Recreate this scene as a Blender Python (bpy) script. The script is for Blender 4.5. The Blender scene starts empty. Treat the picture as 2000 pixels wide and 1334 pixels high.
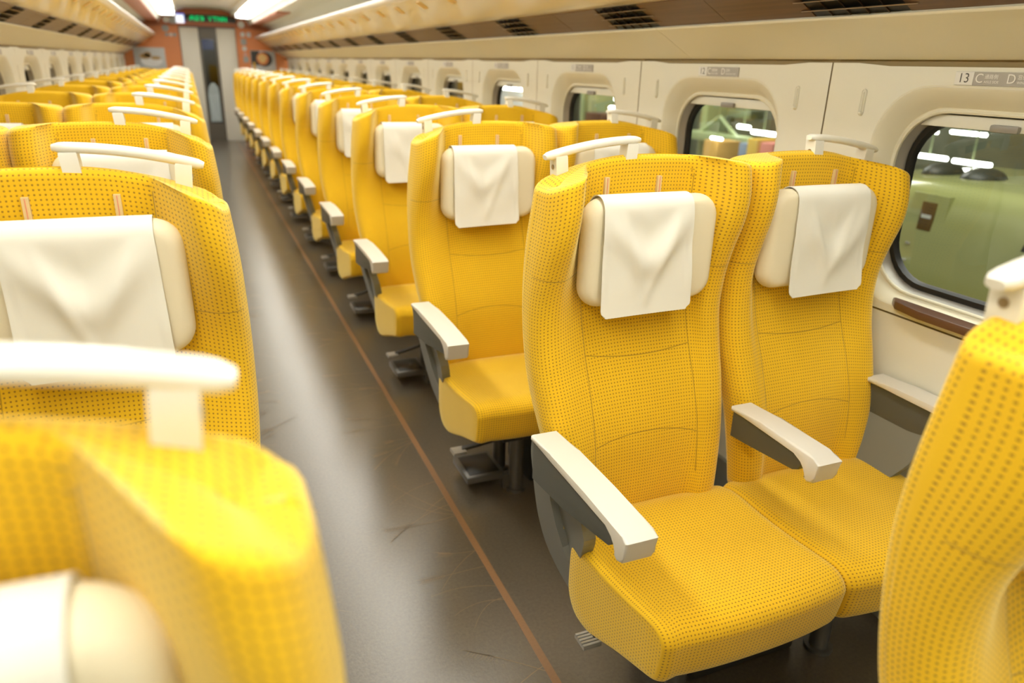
import bpy, bmesh, math, random
from mathutils import Vector, Matrix
random.seed(7)
SC = bpy.context.scene
COL = SC.collection

# ------------------------------------------------------------------ camera
FPX = 1424.165
CAM = Vector((-0.33218, 0.0, 1.40309))
RGT = Vector((0.92353426, -0.38263431, 0.02598948))
UPV = Vector((0.11273224, 0.33561599, 0.93522904))
FWD = Vector((0.3665732, 0.86078621, -0.35308809))
cd = bpy.data.cameras.new('camera'); cam = bpy.data.objects.new('camera', cd); COL.objects.link(cam)
cd.sensor_width = 36.0; cd.lens = FPX * 36.0 / 2000.0; cd.clip_start = 0.02; cd.clip_end = 200
m = Matrix((RGT, UPV, -FWD)).transposed().to_4x4(); m.translation = CAM
cam.matrix_world = m
cd.dof.use_dof = True; cd.dof.focus_distance = 1.48; cd.dof.aperture_fstop = 2.9
SC.camera = cam

# ------------------------------------------------------------------ view, world, light
SC.view_settings.view_transform = 'Standard'; SC.view_settings.look = 'None'
SC.view_settings.gamma = 1.0; SC.view_settings.use_curve_mapping = False
SC.view_settings.exposure = 0.0
LAMP_STRENGTH = 12.0
LAMP_COL = (0.985, 0.972, 0.89)
w = bpy.data.worlds.new('night_shed'); SC.world = w; w.use_nodes = True
w.node_tree.nodes['Background'].inputs[0].default_value = (0.10, 0.12, 0.11, 1)
w.node_tree.nodes['Background'].inputs[1].default_value = 0.6

ROWP = 0.98
ROW0 = 0.452           # y of the grab handle in the nearest row
NROW = 14
YEND = 14.65
XW = 1.30              # inner face of the window panels
def rowy(j): return ROW0 + ROWP * j
def winy(k): return 1.15 + ROWP * k

def pix(p):
    d = Vector(p) - CAM; z = d.dot(FWD)
    if z < 0.02: return None
    return (1000 + FPX * d.dot(RGT) / z, 667 - FPX * d.dot(UPV) / z)
def seen(pts, mar=60):
    for p in pts:
        q = pix(p)
        if q and -mar < q[0] < 2000 + mar and -mar < q[1] < 1334 + mar: return True
    return False

# ------------------------------------------------------------------ materials
def mat(name, col=(0.8, 0.8, 0.8), rough=0.5, metal=0.0, spec=0.5, coat=0.0, emit=None, es=0.0, sheen=0.0, bump=0.0, bscale=200.0, vary=0.0, vscale=6.0):
    M = bpy.data.materials.new(name); M.use_nodes = True
    nt = M.node_tree; b = nt.nodes['Principled BSDF']
    b.inputs['Base Color'].default_value = (*col, 1); b.inputs['Roughness'].default_value = rough
    b.inputs['Metallic'].default_value = metal; b.inputs['Specular IOR Level'].default_value = spec
    b.inputs['Coat Weight'].default_value = coat; b.inputs['Sheen Weight'].default_value = sheen
    if emit: b.inputs['Emission Color'].default_value = (*emit, 1); b.inputs['Emission Strength'].default_value = es
    tc = nt.nodes.new('ShaderNodeTexCoord')
    if bump:
        n = nt.nodes.new('ShaderNodeTexNoise'); n.inputs['Scale'].default_value = bscale; n.inputs['Detail'].default_value = 3
        bp = nt.nodes.new('ShaderNodeBump'); bp.inputs['Strength'].default_value = bump; bp.inputs['Distance'].default_value = 0.002
        nt.links.new(tc.outputs['Object'], n.inputs['Vector']); nt.links.new(n.outputs[0], bp.inputs['Height'])
        nt.links.new(bp.outputs[0], b.inputs['Normal'])
    if vary:
        n = nt.nodes.new('ShaderNodeTexNoise'); n.inputs['Scale'].default_value = vscale; n.inputs['Detail'].default_value = 4
        mx = nt.nodes.new('ShaderNodeMix'); mx.data_type = 'RGBA'
        mx.inputs[6].default_value = (*[c * (1 - vary) for c in col], 1); mx.inputs[7].default_value = (*[min(1, c * (1 + vary)) for c in col], 1)
        nt.links.new(tc.outputs['Object'], n.inputs['Vector']); nt.links.new(n.outputs[0], mx.inputs[0]); nt.links.new(mx.outputs[2], b.inputs['Base Color'])
    return M

def nmath(nt, op, a, b=None, c=None):
    n = nt.nodes.new('ShaderNodeMath'); n.operation = op
    for i, v in enumerate((a, b, c)):
        if v is None: continue
        if isinstance(v, (int, float)): n.inputs[i].default_value = v
        else: nt.links.new(v, n.inputs[i])
    return n.outputs[0]

def band(nt, x, c, hw):            # 1 inside |x-c|<hw with a soft edge
    d = nmath(nt, 'ABSOLUTE', nmath(nt, 'SUBTRACT', x, c))
    return nmath(nt, 'SUBTRACT', 1.0, nmath(nt, 'SMOOTH_MIN', 1.0, nmath(nt, 'DIVIDE', d, hw), 0.3))

def fabric(name, seams):
    """yellow plush with a square grid of woven brown dots (UV in metres) and stitched seams"""
    M = bpy.data.materials.new(name); M.use_nodes = True
    nt = M.node_tree; b = nt.nodes['Principled BSDF']
    b.inputs['Roughness'].default_value = 0.82; b.inputs['Specular IOR Level'].default_value = 0.25
    b.inputs['Sheen Weight'].default_value = 0.65; b.inputs['Sheen Roughness'].default_value = 0.45
    b.inputs['Sheen Tint'].default_value = (1.0, 0.93, 0.5, 1)
    uv = nt.nodes.new('ShaderNodeUVMap'); sp = nt.nodes.new('ShaderNodeSeparateXYZ'); nt.links.new(uv.outputs[0], sp.inputs[0])
    P = 0.0081
    def cell(o): return nmath(nt, 'ABSOLUTE', nmath(nt, 'SUBTRACT', nmath(nt, 'FRACT', nmath(nt, 'DIVIDE', o, P)), 0.5))
    d = nmath(nt, 'MAXIMUM', cell(sp.outputs[0]), cell(sp.outputs[1]))
    d2 = nmath(nt, 'SQRT', nmath(nt, 'ADD', nmath(nt, 'POWER', cell(sp.outputs[0]), 2.0), nmath(nt, 'POWER', cell(sp.outputs[1]), 2.0)))
    d = nmath(nt, 'ADD', nmath(nt, 'MULTIPLY', d, 0.5), nmath(nt, 'MULTIPLY', d2, 0.5))
    mr = nt.nodes.new('ShaderNodeMapRange'); mr.inputs[1].default_value = 0.155; mr.inputs[2].default_value = 0.225
    mr.inputs[3].default_value = 1.0; mr.inputs[4].default_value = 0.0; nt.links.new(d, mr.inputs[0])
    dot = mr.outputs[0]
    tc = nt.nodes.new('ShaderNodeTexCoord')
    ns = nt.nodes.new('ShaderNodeTexNoise'); ns.inputs['Scale'].default_value = 9; ns.inputs['Detail'].default_value = 5
    nt.links.new(tc.outputs['Object'], ns.inputs['Vector'])
    base = nt.nodes.new('ShaderNodeMix'); base.data_type = 'RGBA'
    base.inputs[6].default_value = (0.79, 0.465, 0.008, 1); base.inputs[7].default_value = (0.85, 0.525, 0.014, 1)
    nt.links.new(ns.outputs[0], base.inputs[0])
    mx = nt.nodes.new('ShaderNodeMix'); mx.data_type = 'RGBA'; mx.inputs[7].default_value = (0.27, 0.115, 0.012, 1)
    nt.links.new(base.outputs[2], mx.inputs[6]); nt.links.new(nmath(nt, 'MULTIPLY', dot, 0.85), mx.inputs[0])
    so = nt.nodes.new('ShaderNodeSeparateXYZ'); nt.links.new(tc.outputs['Object'], so.inputs[0])
    X, Y, Z = so.outputs[0], so.outputs[1], so.outputs[2]
    seam = None
    def within(o, lo, hi):
        return nmath(nt, 'MULTIPLY', nmath(nt, 'GREATER_THAN', o, lo), nmath(nt, 'LESS_THAN', o, hi))
    for s in seams:
        kind = s[0]
        if kind == 'v':      # vertical pair at |x| = a between z0 and z1, front only
            v = nmath(nt, 'MULTIPLY', band(nt, nmath(nt, 'ABSOLUTE', X), s[1], 0.0016), within(Z, s[2], s[3]))
        elif kind == 'h':    # horizontal at z = a - bow*x^2 for |x| < b
            zz = nmath(nt, 'ADD', Z, nmath(nt, 'MULTIPLY', nmath(nt, 'POWER', nmath(nt, 'ABSOLUTE', X), 2.0), s[4]))
            v = nmath(nt, 'MULTIPLY', band(nt, zz, s[1], 0.0016), within(nmath(nt, 'ABSOLUTE', X), s[2], s[3]))
            v = nmath(nt, 'MULTIPLY', v, nmath(nt, 'LESS_THAN', Y, s[5]))
        elif kind == 'y':    # seam at given y on the sides
            v = nmath(nt, 'MULTIPLY', band(nt, nmath(nt, 'ADD', Y, nmath(nt, 'MULTIPLY', Z, s[2])), s[1], 0.0016), nmath(nt, 'GREATER_THAN', nmath(nt, 'ABSOLUTE', X), s[3]))
        elif kind == 'uv':   # seam at uv v = a
            v = band(nt, sp.outputs[1], s[1], 0.0016)
        seam = v if seam is None else nmath(nt, 'MAXIMUM', seam, v)
    out = mx
    h = nmath(nt, 'MULTIPLY', dot, -0.25)
    if seam is not None:
        m2 = nt.nodes.new('ShaderNodeMix'); m2.data_type = 'RGBA'; m2.inputs[7].default_value = (0.30, 0.15, 0.01, 1)
        nt.links.new(mx.outputs[2], m2.inputs[6]); nt.links.new(nmath(nt, 'MULTIPLY', seam, 0.8), m2.inputs[0]); out = m2
        h = nmath(nt, 'SUBTRACT', h, seam)
    fine = nt.nodes.new('ShaderNodeTexNoise'); fine.inputs['Scale'].default_value = 900; nt.links.new(tc.outputs['Object'], fine.inputs['Vector'])
    h = nmath(nt, 'ADD', h, nmath(nt, 'MULTIPLY', fine.outputs[0], 0.35))
    bp = nt.nodes.new('ShaderNodeBump'); bp.inputs['Strength'].default_value = 0.55; bp.inputs['Distance'].default_value = 0.0015
    nt.links.new(h, bp.inputs['Height']); nt.links.new(bp.outputs[0], b.inputs['Normal'])
    nt.links.new(out.outputs[2], b.inputs['Base Color'])
    return M

FAB_BACK = fabric('yellow_dotted_plush_back', [('v', 0.137, 0.5, 1.19), ('h', 0.79, 0.0, 0.137, -0.6, -0.02), ('h', 0.625, 0.0, 0.137, 1.2, -0.05),
            ('h', 0.985, 0.15, 0.26, 0.0, -0.06), ('h', 1.205, 0.0, 0.137, 0.4, -0.05), ('h', 1.190, 0.0, 0.137, 0.4, -0.05)])
FAB_CUSH = fabric('yellow_dotted_plush_cushion', [])
CREAM = mat('cream_wall_plastic', (0.78, 0.765, 0.66), 0.42, spec=0.4, bump=0.08, bscale=500)
CREAM2 = mat('cream_valance', (0.80, 0.765, 0.61), 0.40, spec=0.4)
REVEAL = mat('window_surround_cream', (0.77, 0.73, 0.58), 0.4, spec=0.4)
CREAM_DK = mat('joint_brown', (0.30, 0.22, 0.10), 0.7)
RACKM = mat('luggage_rack_cream', (0.80, 0.70, 0.46), 0.22, spec=0.6, coat=0.3)
WHITE = mat('white_panel', (0.82, 0.82, 0.79), 0.35, spec=0.5)
CEIL = mat('ceiling_cream', (0.84, 0.82, 0.75), 0.5)
LIPM = mat('rack_front_rail', (0.92, 0.91, 0.88), 0.25, spec=0.6)
ORANGE = mat('orange_end_wall', (0.80, 0.29, 0.10), 0.45, vary=0.06)
ORANGE_D = mat('dark_orange_beam', (0.48, 0.155, 0.065), 0.45)
DOORC = mat('door_surround_cream', (0.80, 0.77, 0.67), 0.35)
DARKM = mat('dark_brown_door_frame', (0.13, 0.115, 0.09), 0.35)
BLACK = mat('black_rubber', (0.012, 0.011, 0.010), 0.4)
BLKPL = mat('black_plastic', (0.025, 0.024, 0.022), 0.5)
SILL = mat('brown_window_ledge', (0.12, 0.055, 0.03), 0.3, spec=0.6)
GREYH = mat('grey_blind_handle', (0.30, 0.28, 0.25), 0.35)
BRUSH = mat('grey_window_channel', (0.42, 0.40, 0.36), 0.35, metal=0.3)
HANDLE = mat('ivory_grab_handle_plastic', (0.78, 0.755, 0.66), 0.28, spec=0.5, coat=0.15)
SCREW = mat('screw_metal', (0.42, 0.35, 0.24), 0.3, metal=0.9)
PAD = mat('ivory_armrest_top', (0.72, 0.69, 0.62), 0.33, spec=0.5)
GREY = mat('grey_seat_side_plastic', (0.20, 0.21, 0.195), 0.42, spec=0.45, bump=0.1, bscale=900)
GREYD = mat('dark_grey_armrest_beam', (0.095, 0.10, 0.09), 0.45, spec=0.4, bump=0.1, bscale=900)
RECESS = mat('grey_recess_plastic', (0.17, 0.175, 0.16), 0.35)
PILLOW = mat('cream_leather_headrest', (0.80, 0.72, 0.52), 0.45, spec=0.4, bump=0.06, bscale=300)
CLOTH = mat('white_cloth', (0.82, 0.80, 0.71), 0.85, spec=0.2, sheen=0.2, bump=0.08, bscale=1200)
STRAP = mat('beige_webbing', (0.70, 0.52, 0.25), 0.8)
REDT = mat('red_thread', (0.70, 0.25, 0.15), 0.8)
STEEL = mat('dark_steel', (0.16, 0.155, 0.145), 0.35, metal=0.6)
ALU = mat('ribbed_aluminium', (0.55, 0.55, 0.53), 0.32, metal=0.7)
GLASSG = None

def glass_mat(name, tint, refl=0.10):
    M = bpy.data.materials.new(name); M.use_nodes = True; nt = M.node_tree; nt.nodes.clear()
    o = nt.nodes.new('ShaderNodeOutputMaterial'); t = nt.nodes.new('ShaderNodeBsdfTransparent'); t.inputs[0].default_value = (*tint, 1)
    g = nt.nodes.new('ShaderNodeBsdfGlossy'); g.inputs['Roughness'].default_value = 0.02
    fr = nt.nodes.new('ShaderNodeFresnel'); fr.inputs[0].default_value = 1.5
    a = nmath(nt, 'ADD', nmath(nt, 'MULTIPLY', fr.outputs[0], 1.2), refl * 0.2)
    mx = nt.nodes.new('ShaderNodeMixShader'); nt.links.new(a, mx.inputs[0]); nt.links.new(t.outputs[0], mx.inputs[1]); nt.links.new(g.outputs[0], mx.inputs[2])
    nt.links.new(mx.outputs[0], o.inputs[0]); return M
GLASS = glass_mat('window_glass', (0.88, 0.92, 0.88))
def lampmat(name, col, s):
    M = bpy.data.materials.new(name); M.use_nodes = True; nt = M.node_tree; nt.nodes.clear()
    o = nt.nodes.new('ShaderNodeOutputMaterial'); e = nt.nodes.new('ShaderNodeEmission')
    e.inputs[0].default_value = (*col, 1); e.inputs[1].default_value = s; nt.links.new(e.outputs[0], o.inputs[0]); return M
LAMP = lampmat('ceiling_lamp_diffuser', LAMP_COL, LAMP_STRENGTH)
OUTLAMP = lampmat('depot_tube', (1, 1, 0.95), 14.0)
GREENLED = lampmat('green_led', (0.0, 0.9, 0.22), 1.1)
WSIGN = lampmat('lit_white_sign', (0.95, 0.97, 1.0), 1.3)
BLUELIT = lampmat('lit_blue_edge', (0.15, 0.25, 0.9), 0.9)

# brown slatted strip: fine horizontal grooves
def wood():
    M = mat('brown_slatted_strip', (0.20, 0.095, 0.035), 0.38, spec=0.5); nt = M.node_tree; b = nt.nodes['Principled BSDF']
    tc = nt.nodes.new('ShaderNodeTexCoord'); mp = nt.nodes.new('ShaderNodeMapping'); mp.inputs['Scale'].default_value = (1, 0.6, 60)
    n = nt.nodes.new('ShaderNodeTexNoise'); n.inputs['Scale'].default_value = 3; n.inputs['Detail'].default_value = 4
    nt.links.new(tc.outputs['Object'], mp.inputs[0]); nt.links.new(mp.outputs[0], n.inputs['Vector'])
    mx = nt.nodes.new('ShaderNodeMix'); mx.data_type = 'RGBA'; mx.inputs[6].default_value = (0.085, 0.042, 0.018, 1); mx.inputs[7].default_value = (0.20, 0.11, 0.05, 1)
    nt.links.new(n.outputs[0], mx.inputs[0]); nt.links.new(mx.outputs[2], b.inputs['Base Color']); return M
WOOD = wood(); DUCTD = mat('duct_divider', (0.06, 0.035, 0.02), 0.6); SLATM = mat('vent_slat', (0.30, 0.21, 0.13), 0.4)

def floor_mat():
    M = mat('speckled_brown_grey_floor', (0.1, 0.08, 0.06), 0.35); nt = M.node_tree; b = nt.nodes['Principled BSDF']
    tc = nt.nodes.new('ShaderNodeTexCoord')
    n = nt.nodes.new('ShaderNodeTexNoise'); n.inputs['Scale'].default_value = 110; n.inputs['Detail'].default_value = 4; n.inputs['Roughness'].default_value = 0.7
    for k in (n,): nt.links.new(tc.outputs['Object'], k.inputs['Vector'])
    f = n.outputs[0]
    mx = nt.nodes.new('ShaderNodeMix'); mx.data_type = 'RGBA'; mx.inputs[6].default_value = (0.035, 0.028, 0.018, 1); mx.inputs[7].default_value = (0.150, 0.122, 0.084, 1)
    nt.links.new(f, mx.inputs[0]); nt.links.new(mx.outputs[2], b.inputs['Base Color'])
    b.inputs['Specular IOR Level'].default_value = 1.0; b.inputs['Coat Weight'].default_value = 0.6; b.inputs['Coat Roughness'].default_value = 0.26
    b.inputs['Roughness'].default_value = 0.31
    bp = nt.nodes.new('ShaderNodeBump'); bp.inputs['Strength'].default_value = 0.16; bp.inputs['Distance'].default_value = 0.0015
    v = nt.nodes.new('ShaderNodeTexNoise'); v.inputs['Scale'].default_value = 170; v.inputs['Detail'].default_value = 2
    nt.links.new(tc.outputs['Object'], v.inputs['Vector']); nt.links.new(v.outputs[0], bp.inputs['Height']); nt.links.new(bp.outputs[0], b.inputs['Normal'])
    return M
FLOOR = floor_mat()
STRIPE = mat('orange_brown_stripe', (0.235, 0.125, 0.055), 0.38, spec=0.6, vary=0.15, vscale=120)
GRASSP = mat('tan_grass_pattern', (0.245, 0.175, 0.095), 0.36, spec=0.6, vary=0.2, vscale=90)

# ------------------------------------------------------------------ object helpers
def link(o, parent=None):
    COL.objects.link(o)
    if parent is not None: o.parent = parent
    return o
def mesh_obj(name, me, mats, parent=None, loc=None):
    if not isinstance(mats, (list, tuple)): mats = [mats]
    for m_ in mats: me.materials.append(m_)
    o = bpy.data.objects.new(name, me)
    if loc is not None: o.location = loc
    return link(o, parent)
def from_bm(bm, name, smooth=True, sharp=35):
    me = bpy.data.meshes.new(name)
    bmesh.ops.remove_doubles(bm, verts=bm.verts, dist=1e-6)
    bmesh.ops.recalc_face_normals(bm, faces=bm.faces)
    if smooth:
        for f in bm.faces: f.smooth = True
        for e in bm.edges:
            if len(e.link_faces) == 2 and e.calc_face_angle(0) > math.radians(sharp): e.smooth = False
    bm.to_mesh(me); bm.free(); return me
def obj(name, bm, mats, parent=None, loc=None, smooth=True, sharp=35):
    return mesh_obj(name, from_bm(bm, name, smooth, sharp), mats, parent, loc)
def empty(name, loc, label=None, cat=None, group=None, kind=None):
    o = bpy.data.objects.new(name, None); o.location = loc; o.empty_display_size = 0.05; link(o); return tag(o, label, cat, group, kind)
def tag(o, label=None, cat=None, group=None, kind=None):
    if label: o['label'] = label
    if cat: o['category'] = cat
    if group: o['group'] = group
    if kind: o['kind'] = kind
    return o
def add_box(bm, lo, hi, bev=0.0, mi=0, seg=2):
    vs = [bm.verts.new((x, y, z)) for x in (lo[0], hi[0]) for y in (lo[1], hi[1]) for z in (lo[2], hi[2])]
    F = [(0, 1, 3, 2), (4, 6, 7, 5), (0, 4, 5, 1), (2, 3, 7, 6), (0, 2, 6, 4), (1, 5, 7, 3)]
    fs = [bm.faces.new([vs[i] for i in f]) for f in F]
    for f in fs: f.material_index = mi
    if bev:
        es = list({e for f in fs for e in f.edges})
        r = bmesh.ops.bevel(bm, geom=es, offset=bev, segments=seg, affect='EDGES', profile=0.6)
        for f in r['faces']: f.material_index = mi
    return fs
def add_prism(bm, poly, axis, a, b, bev=0.0, mi=0, seg=2):
    """poly is a list of 2-D points; axis is the extrusion axis"""
    def P(u, v, t):
        return {0: (t, u, v), 1: (u, t, v), 2: (u, v, t)}[axis]
    A = [bm.verts.new(P(u, v, a)) for u, v in poly]; B = [bm.verts.new(P(u, v, b)) for u, v in poly]
    n = len(poly); fs = [bm.faces.new(A), bm.faces.new(B[::-1])]
    for i in range(n): fs.append(bm.faces.new((A[i], B[i], B[(i + 1) % n], A[(i + 1) % n])))
    for f in fs: f.material_index = mi
    if bev:
        es = list({e for f in fs[:2] for e in f.edges})
        r = bmesh.ops.bevel(bm, geom=es, offset=bev, segments=seg, affect='EDGES', profile=0.6)
        for f in r['faces']: f.material_index = mi
    return fs
def add_tube(bm, pts, rad, n=10, sq=None, mi=0, cap=True):
    """tube along pts; sq=(ra, rb) gives an oval section (ra sideways, rb up)"""
    rings = []
    for i, p in enumerate(pts):
        p = Vector(p); a = Vector(pts[max(0, i - 1)]); b_ = Vector(pts[min(len(pts) - 1, i + 1)])
        t = (b_ - a).normalized(); up = Vector((0, 0, 1))
        if abs(t.dot(up)) > 0.95: up = Vector((0, 1, 0))
        s = t.cross(up).normalized(); u = s.cross(t).normalized()
        r = rad[i] if isinstance(rad, (list, tuple)) else rad
        ra, rb = (r, r) if sq is None else (sq[0] * r, sq[1] * r)
        ring = []
        for k in range(n):
            an = 2 * math.pi * k / n; c, sn = math.cos(an), math.sin(an)
            if sq is not None:
                c = math.copysign(abs(c) ** 0.75, c); sn = math.copysign(abs(sn) ** 0.75, sn)
            ring.append(bm.verts.new(p + s * (ra * c) + u * (rb * sn)))
        rings.append(ring)
    for a, b_ in zip(rings, rings[1:]):
        for k in range(n):
            f = bm.faces.new((a[k], a[(k + 1) % n], b_[(k + 1) % n], b_[k])); f.material_index = mi
    if cap:
        bm.faces.new(rings[0][::-1]).material_index = mi; bm.faces.new(rings[-1]).material_index = mi
def add_cyl(bm, p0, p1, r, n=20, mi=0):
    add_tube(bm, [p0, p1], r, n, None, mi)
def spline(pts, n):
    """Catmull-Rom through 2-D/3-D points, n samples per span"""
    out = []; P = [Vector(p) for p in pts]
    for i in range(len(P) - 1):
        p0 = P[max(i - 1, 0)]; p1 = P[i]; p2 = P[i + 1]; p3 = P[min(i + 2, len(P) - 1)]
        for k in range(n):
            t = k / n
            out.append(0.5 * ((2 * p1) + (p2 - p0) * t + (2 * p0 - 5 * p1 + 4 * p2 - p3) * t * t + (3 * p1 - p0 - 3 * p2 + p3) * t ** 3))
    out.append(P[-1]); return out
def interp(tab, x):
    if x <= tab[0][0]: return tab[0][1]
    for i, ((a, va), (b_, vb)) in enumerate(zip(tab, tab[1:])):
        if x <= b_:
            t = (x - a) / (b_ - a)
            m0 = (vb - (tab[i - 1][1] if i else va)) / (b_ - (tab[i - 1][0] if i else a)) * (b_ - a)
            nx = tab[i + 2] if i + 2 < len(tab) else tab[i + 1]
            m1 = (nx[1] - va) / (nx[0] - a) * (b_ - a)
            t2, t3 = t * t, t * t * t
            return (2 * t3 - 3 * t2 + 1) * va + (t3 - 2 * t2 + t) * m0 + (-2 * t3 + 3 * t2) * vb + (t3 - t2) * m1
    return tab[-1][1]
def rrect(hw, z0, z1, r, n=8, yc=0.0):
    """closed rounded rectangle outline in (y, z)"""
    pts = []
    for cy_, cz_, a0 in ((hw - r, z1 - r, 0), (-hw + r, z1 - r, 90), (-hw + r, z0 + r, 180), (hw - r, z0 + r, 270)):
        for k in range(n + 1):
            a = math.radians(a0 + 90 * k / n); pts.append((yc + cy_ + r * math.cos(a), cz_ + r * math.sin(a)))
    return pts

# ------------------------------------------------------------------ car body: setting
Y0, Y1 = -1.2, YEND
bm = bmesh.new(); add_box(bm, (-1.42, Y0, -0.04), (1.42, Y1 + 0.3, 0.0)); tag(obj('floor', bm, FLOOR, smooth=False), kind='structure')

def panel_wall(side):
    """window panels with rounded openings; side=+1 right, -1 left"""
    bm = bmesh.new()
    k0 = -2
    for k in range(k0, 14):
        yc = winy(k); g = 0.0025
        top = [(yc - 0.49 + g, 1.435), (yc - 0.40, 1.435), (yc - 0.30, 1.428), (yc + 0.30, 1.428), (yc + 0.40, 1.435), (yc + 0.49 - g, 1.435)]
        outer = [(yc - 0.49 + g, 0.823)] + top + [(yc + 0.49 - g, 0.823)]
        inner = rrect(0.312, 0.842, 1.383, 0.15, 8, yc)
        edges = []
        for loop in (outer, inner):
            vs = [bm.verts.new((side * XW, a, b_)) for a, b_ in loop]
            edges += [bm.edges.new((vs[i], vs[(i + 1) % len(vs)])) for i in range(len(vs))]
        bmesh.ops.triangle_fill(bm, use_beauty=True, use_dissolve=False, edges=edges)
    # lower wall, slightly set in under a thin seam
    prof = [(XW + 0.001, 0.818), (XW + 0.002, 0.60), (XW, 0.30), (XW - 0.03, 0.22), (XW - 0.03, 0.0)]
    for (xa, za), (xb, zb) in zip(prof, prof[1:]):
        bm.faces.new([bm.verts.new(v) for v in ((side * xa, Y0, za), (side * xa, Y1, za), (side * xb, Y1, zb), (side * xb, Y0, zb))])
    # dark backing behind the joints
    for y in [winy(k) + 0.49 for k in range(k0, 14)]:
        for f in add_box(bm, (min(side * (XW + 0.004), side * (XW + 0.014)), y - 0.02, 0.80), (max(side * (XW + 0.004), side * (XW + 0.014)), y + 0.02, 1.46)): f.material_index = 1
    for f in add_box(bm, (min(side * (XW + 0.006), side * (XW + 0.012)), Y0, 0.79), (max(side * (XW + 0.006), side * (XW + 0.012)), Y1, 0.835)): f.material_index = 1
    for f in add_box(bm, (min(side * (XW + 0.006), side * (XW + 0.012)), Y0, 1.40), (max(side * (XW + 0.006), side * (XW + 0.012)), Y1, 1.46)): f.material_index = 1
    # outer skin of the body between and around the windows
    for k in range(k0, 14):
        yc = winy(k)
        edges = []
        for loop in ([(yc - 0.49, 0.0), (yc - 0.49, 2.2), (yc + 0.49, 2.2), (yc + 0.49, 0.0)], rrect(0.262, 0.868, 1.318, 0.13, 8, yc)):
            vs = [bm.verts.new((side * 1.40, a, b_)) for a, b_ in loop]
            edges += [bm.edges.new((vs[i], vs[(i + 1) % len(vs)])) for i in range(len(vs))]
        bmesh.ops.triangle_fill(bm, use_beauty=True, use_dissolve=False, edges=edges)
    return tag(obj('wall_right' if side > 0 else 'wall_left', bm, [CREAM, CREAM_DK], smooth=False), kind='structure')
panel_wall(1); panel_wall(-1)

def valance(side):
    prof = [(1.301, 1.447), (1.296, 1.443), (1.285, 1.447), (1.255, 1.463), (1.215, 1.487), (1.175, 1.510), (1.148, 1.524), (1.136, 1.530), (1.134, 1.535), (1.140, 1.540), (1.16, 1.545), (1.301, 1.545)]
    prof = [tuple(v) for v in spline([Vector(q) for q in prof[:8]], 3)] + prof[8:]
    bm = bmesh.new()
    ys = [Y0 + 0.0]
    j = 2.28 - 1.96 * 2
    while j < Y1:
        if j > Y0: ys += [j - 0.0012, j + 0.0012]
        j += 1.96
    ys.append(Y1)
    for a, b_ in zip(ys[::2], ys[1::2]):
        add_prism(bm, [(side * x, z) for x, z in prof], 1, a, b_)
    return tag(obj('trim_1' if side > 0 else 'trim_2', bm, CREAM2, sharp=50), kind='structure')
valance(1); valance(-1)

def brown_strip(side, n):
    # recessed behind each vent opening
    bm = bmesh.new()
    a = Vector((1.145, 1.536)); b_ = Vector((1.035, 1.600)); nrm = Vector((-(b_ - a).y, (b_ - a).x)).normalized()
    def seg(y0, y1):
        o = nrm * 0.012
        add_prism(bm, [(side * a.x, a.y), (side * b_.x, b_.y), (side * (b_.x + 0.01), b_.y + 0.012), (side * (a.x + 0.01), a.y + 0.012)], 1, y0, y1)
    ys = [Y0]
    for k in range(-2, 14):
        c = 1.42 + ROWP * k
        if c - 0.14 > Y0 and c + 0.14 < Y1: ys += [c - 0.14, c - 0.1395 + 0.28]
    ys.append(Y1)
    for y0, y1 in zip(ys[::2], ys[1::2]):
        seg(y0 + 0.001, (y0 + y1) / 2 - 0.001); seg((y0 + y1) / 2 + 0.001, y1 - 0.001)
    return tag(obj('trim_%d' % n, bm, WOOD, smooth=False), kind='structure')
brown_strip(1, 3); brown_strip(-1, 4)

def vent(side, k):
    c = 1.42 + ROWP * k
    pos = Vector((side * 1.09, c, 1.568))
    if not seen([pos + Vector((0, dy, 0)) for dy in (-0.14, 0, 0.14)], 20): return
    o = empty('air_vent', pos)
    bm = bmesh.new()   # dark duct behind
    add_prism(bm, [(side * 0.0565, -0.0305), (side * -0.0535, 0.0335), (side * -0.03, 0.075), (side * 0.08, 0.012)], 1, -0.14, 0.14)
    obj('duct', bm, BLACK, o, smooth=False)
    for i in range(4):
        bm = bmesh.new(); y = -0.084 + 0.056 * i
        add_prism(bm, [(side * 0.0545, -0.0335), (side * -0.054, 0.0295), (side * -0.0535, 0.0335), (side * 0.0565, -0.0305)], 1, y - 0.0012, y + 0.0012)
        obj('divider', bm, DUCTD, o, smooth=False)
    for i in range(3):
        t = (0.22, 0.50, 0.78)[i]
        x = 0.055 - 0.11 * t; z = -0.032 + 0.064 * t
        bm = bmesh.new(); n = 16; V = []
        for q in range(n + 1):
            u = -1 + 2 * q / n; y = 0.172 * u; pr_ = 0.002 + 0.017 * (1 - abs(u) ** 3)
            ox, oz = -0.97 * pr_, -0.12 * pr_
            V.append([bm.verts.new(w_) for w_ in ((side * x, y, z), (side * (x + ox), y, z + oz), (side * (x + ox - 0.0035), y, z + oz + 0.002), (side * (x - 0.0035), y, z + 0.002))])
        for A, B in zip(V, V[1:]):
            for e in range(4): bm.faces.new((A[e], A[(e + 1) % 4], B[(e + 1) % 4], B[e]))
        bm.faces.new(V[0]); bm.faces.new(V[-1][::-1])
        obj('slat', bm, SLATM, o, sharp=50)
    return o

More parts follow.
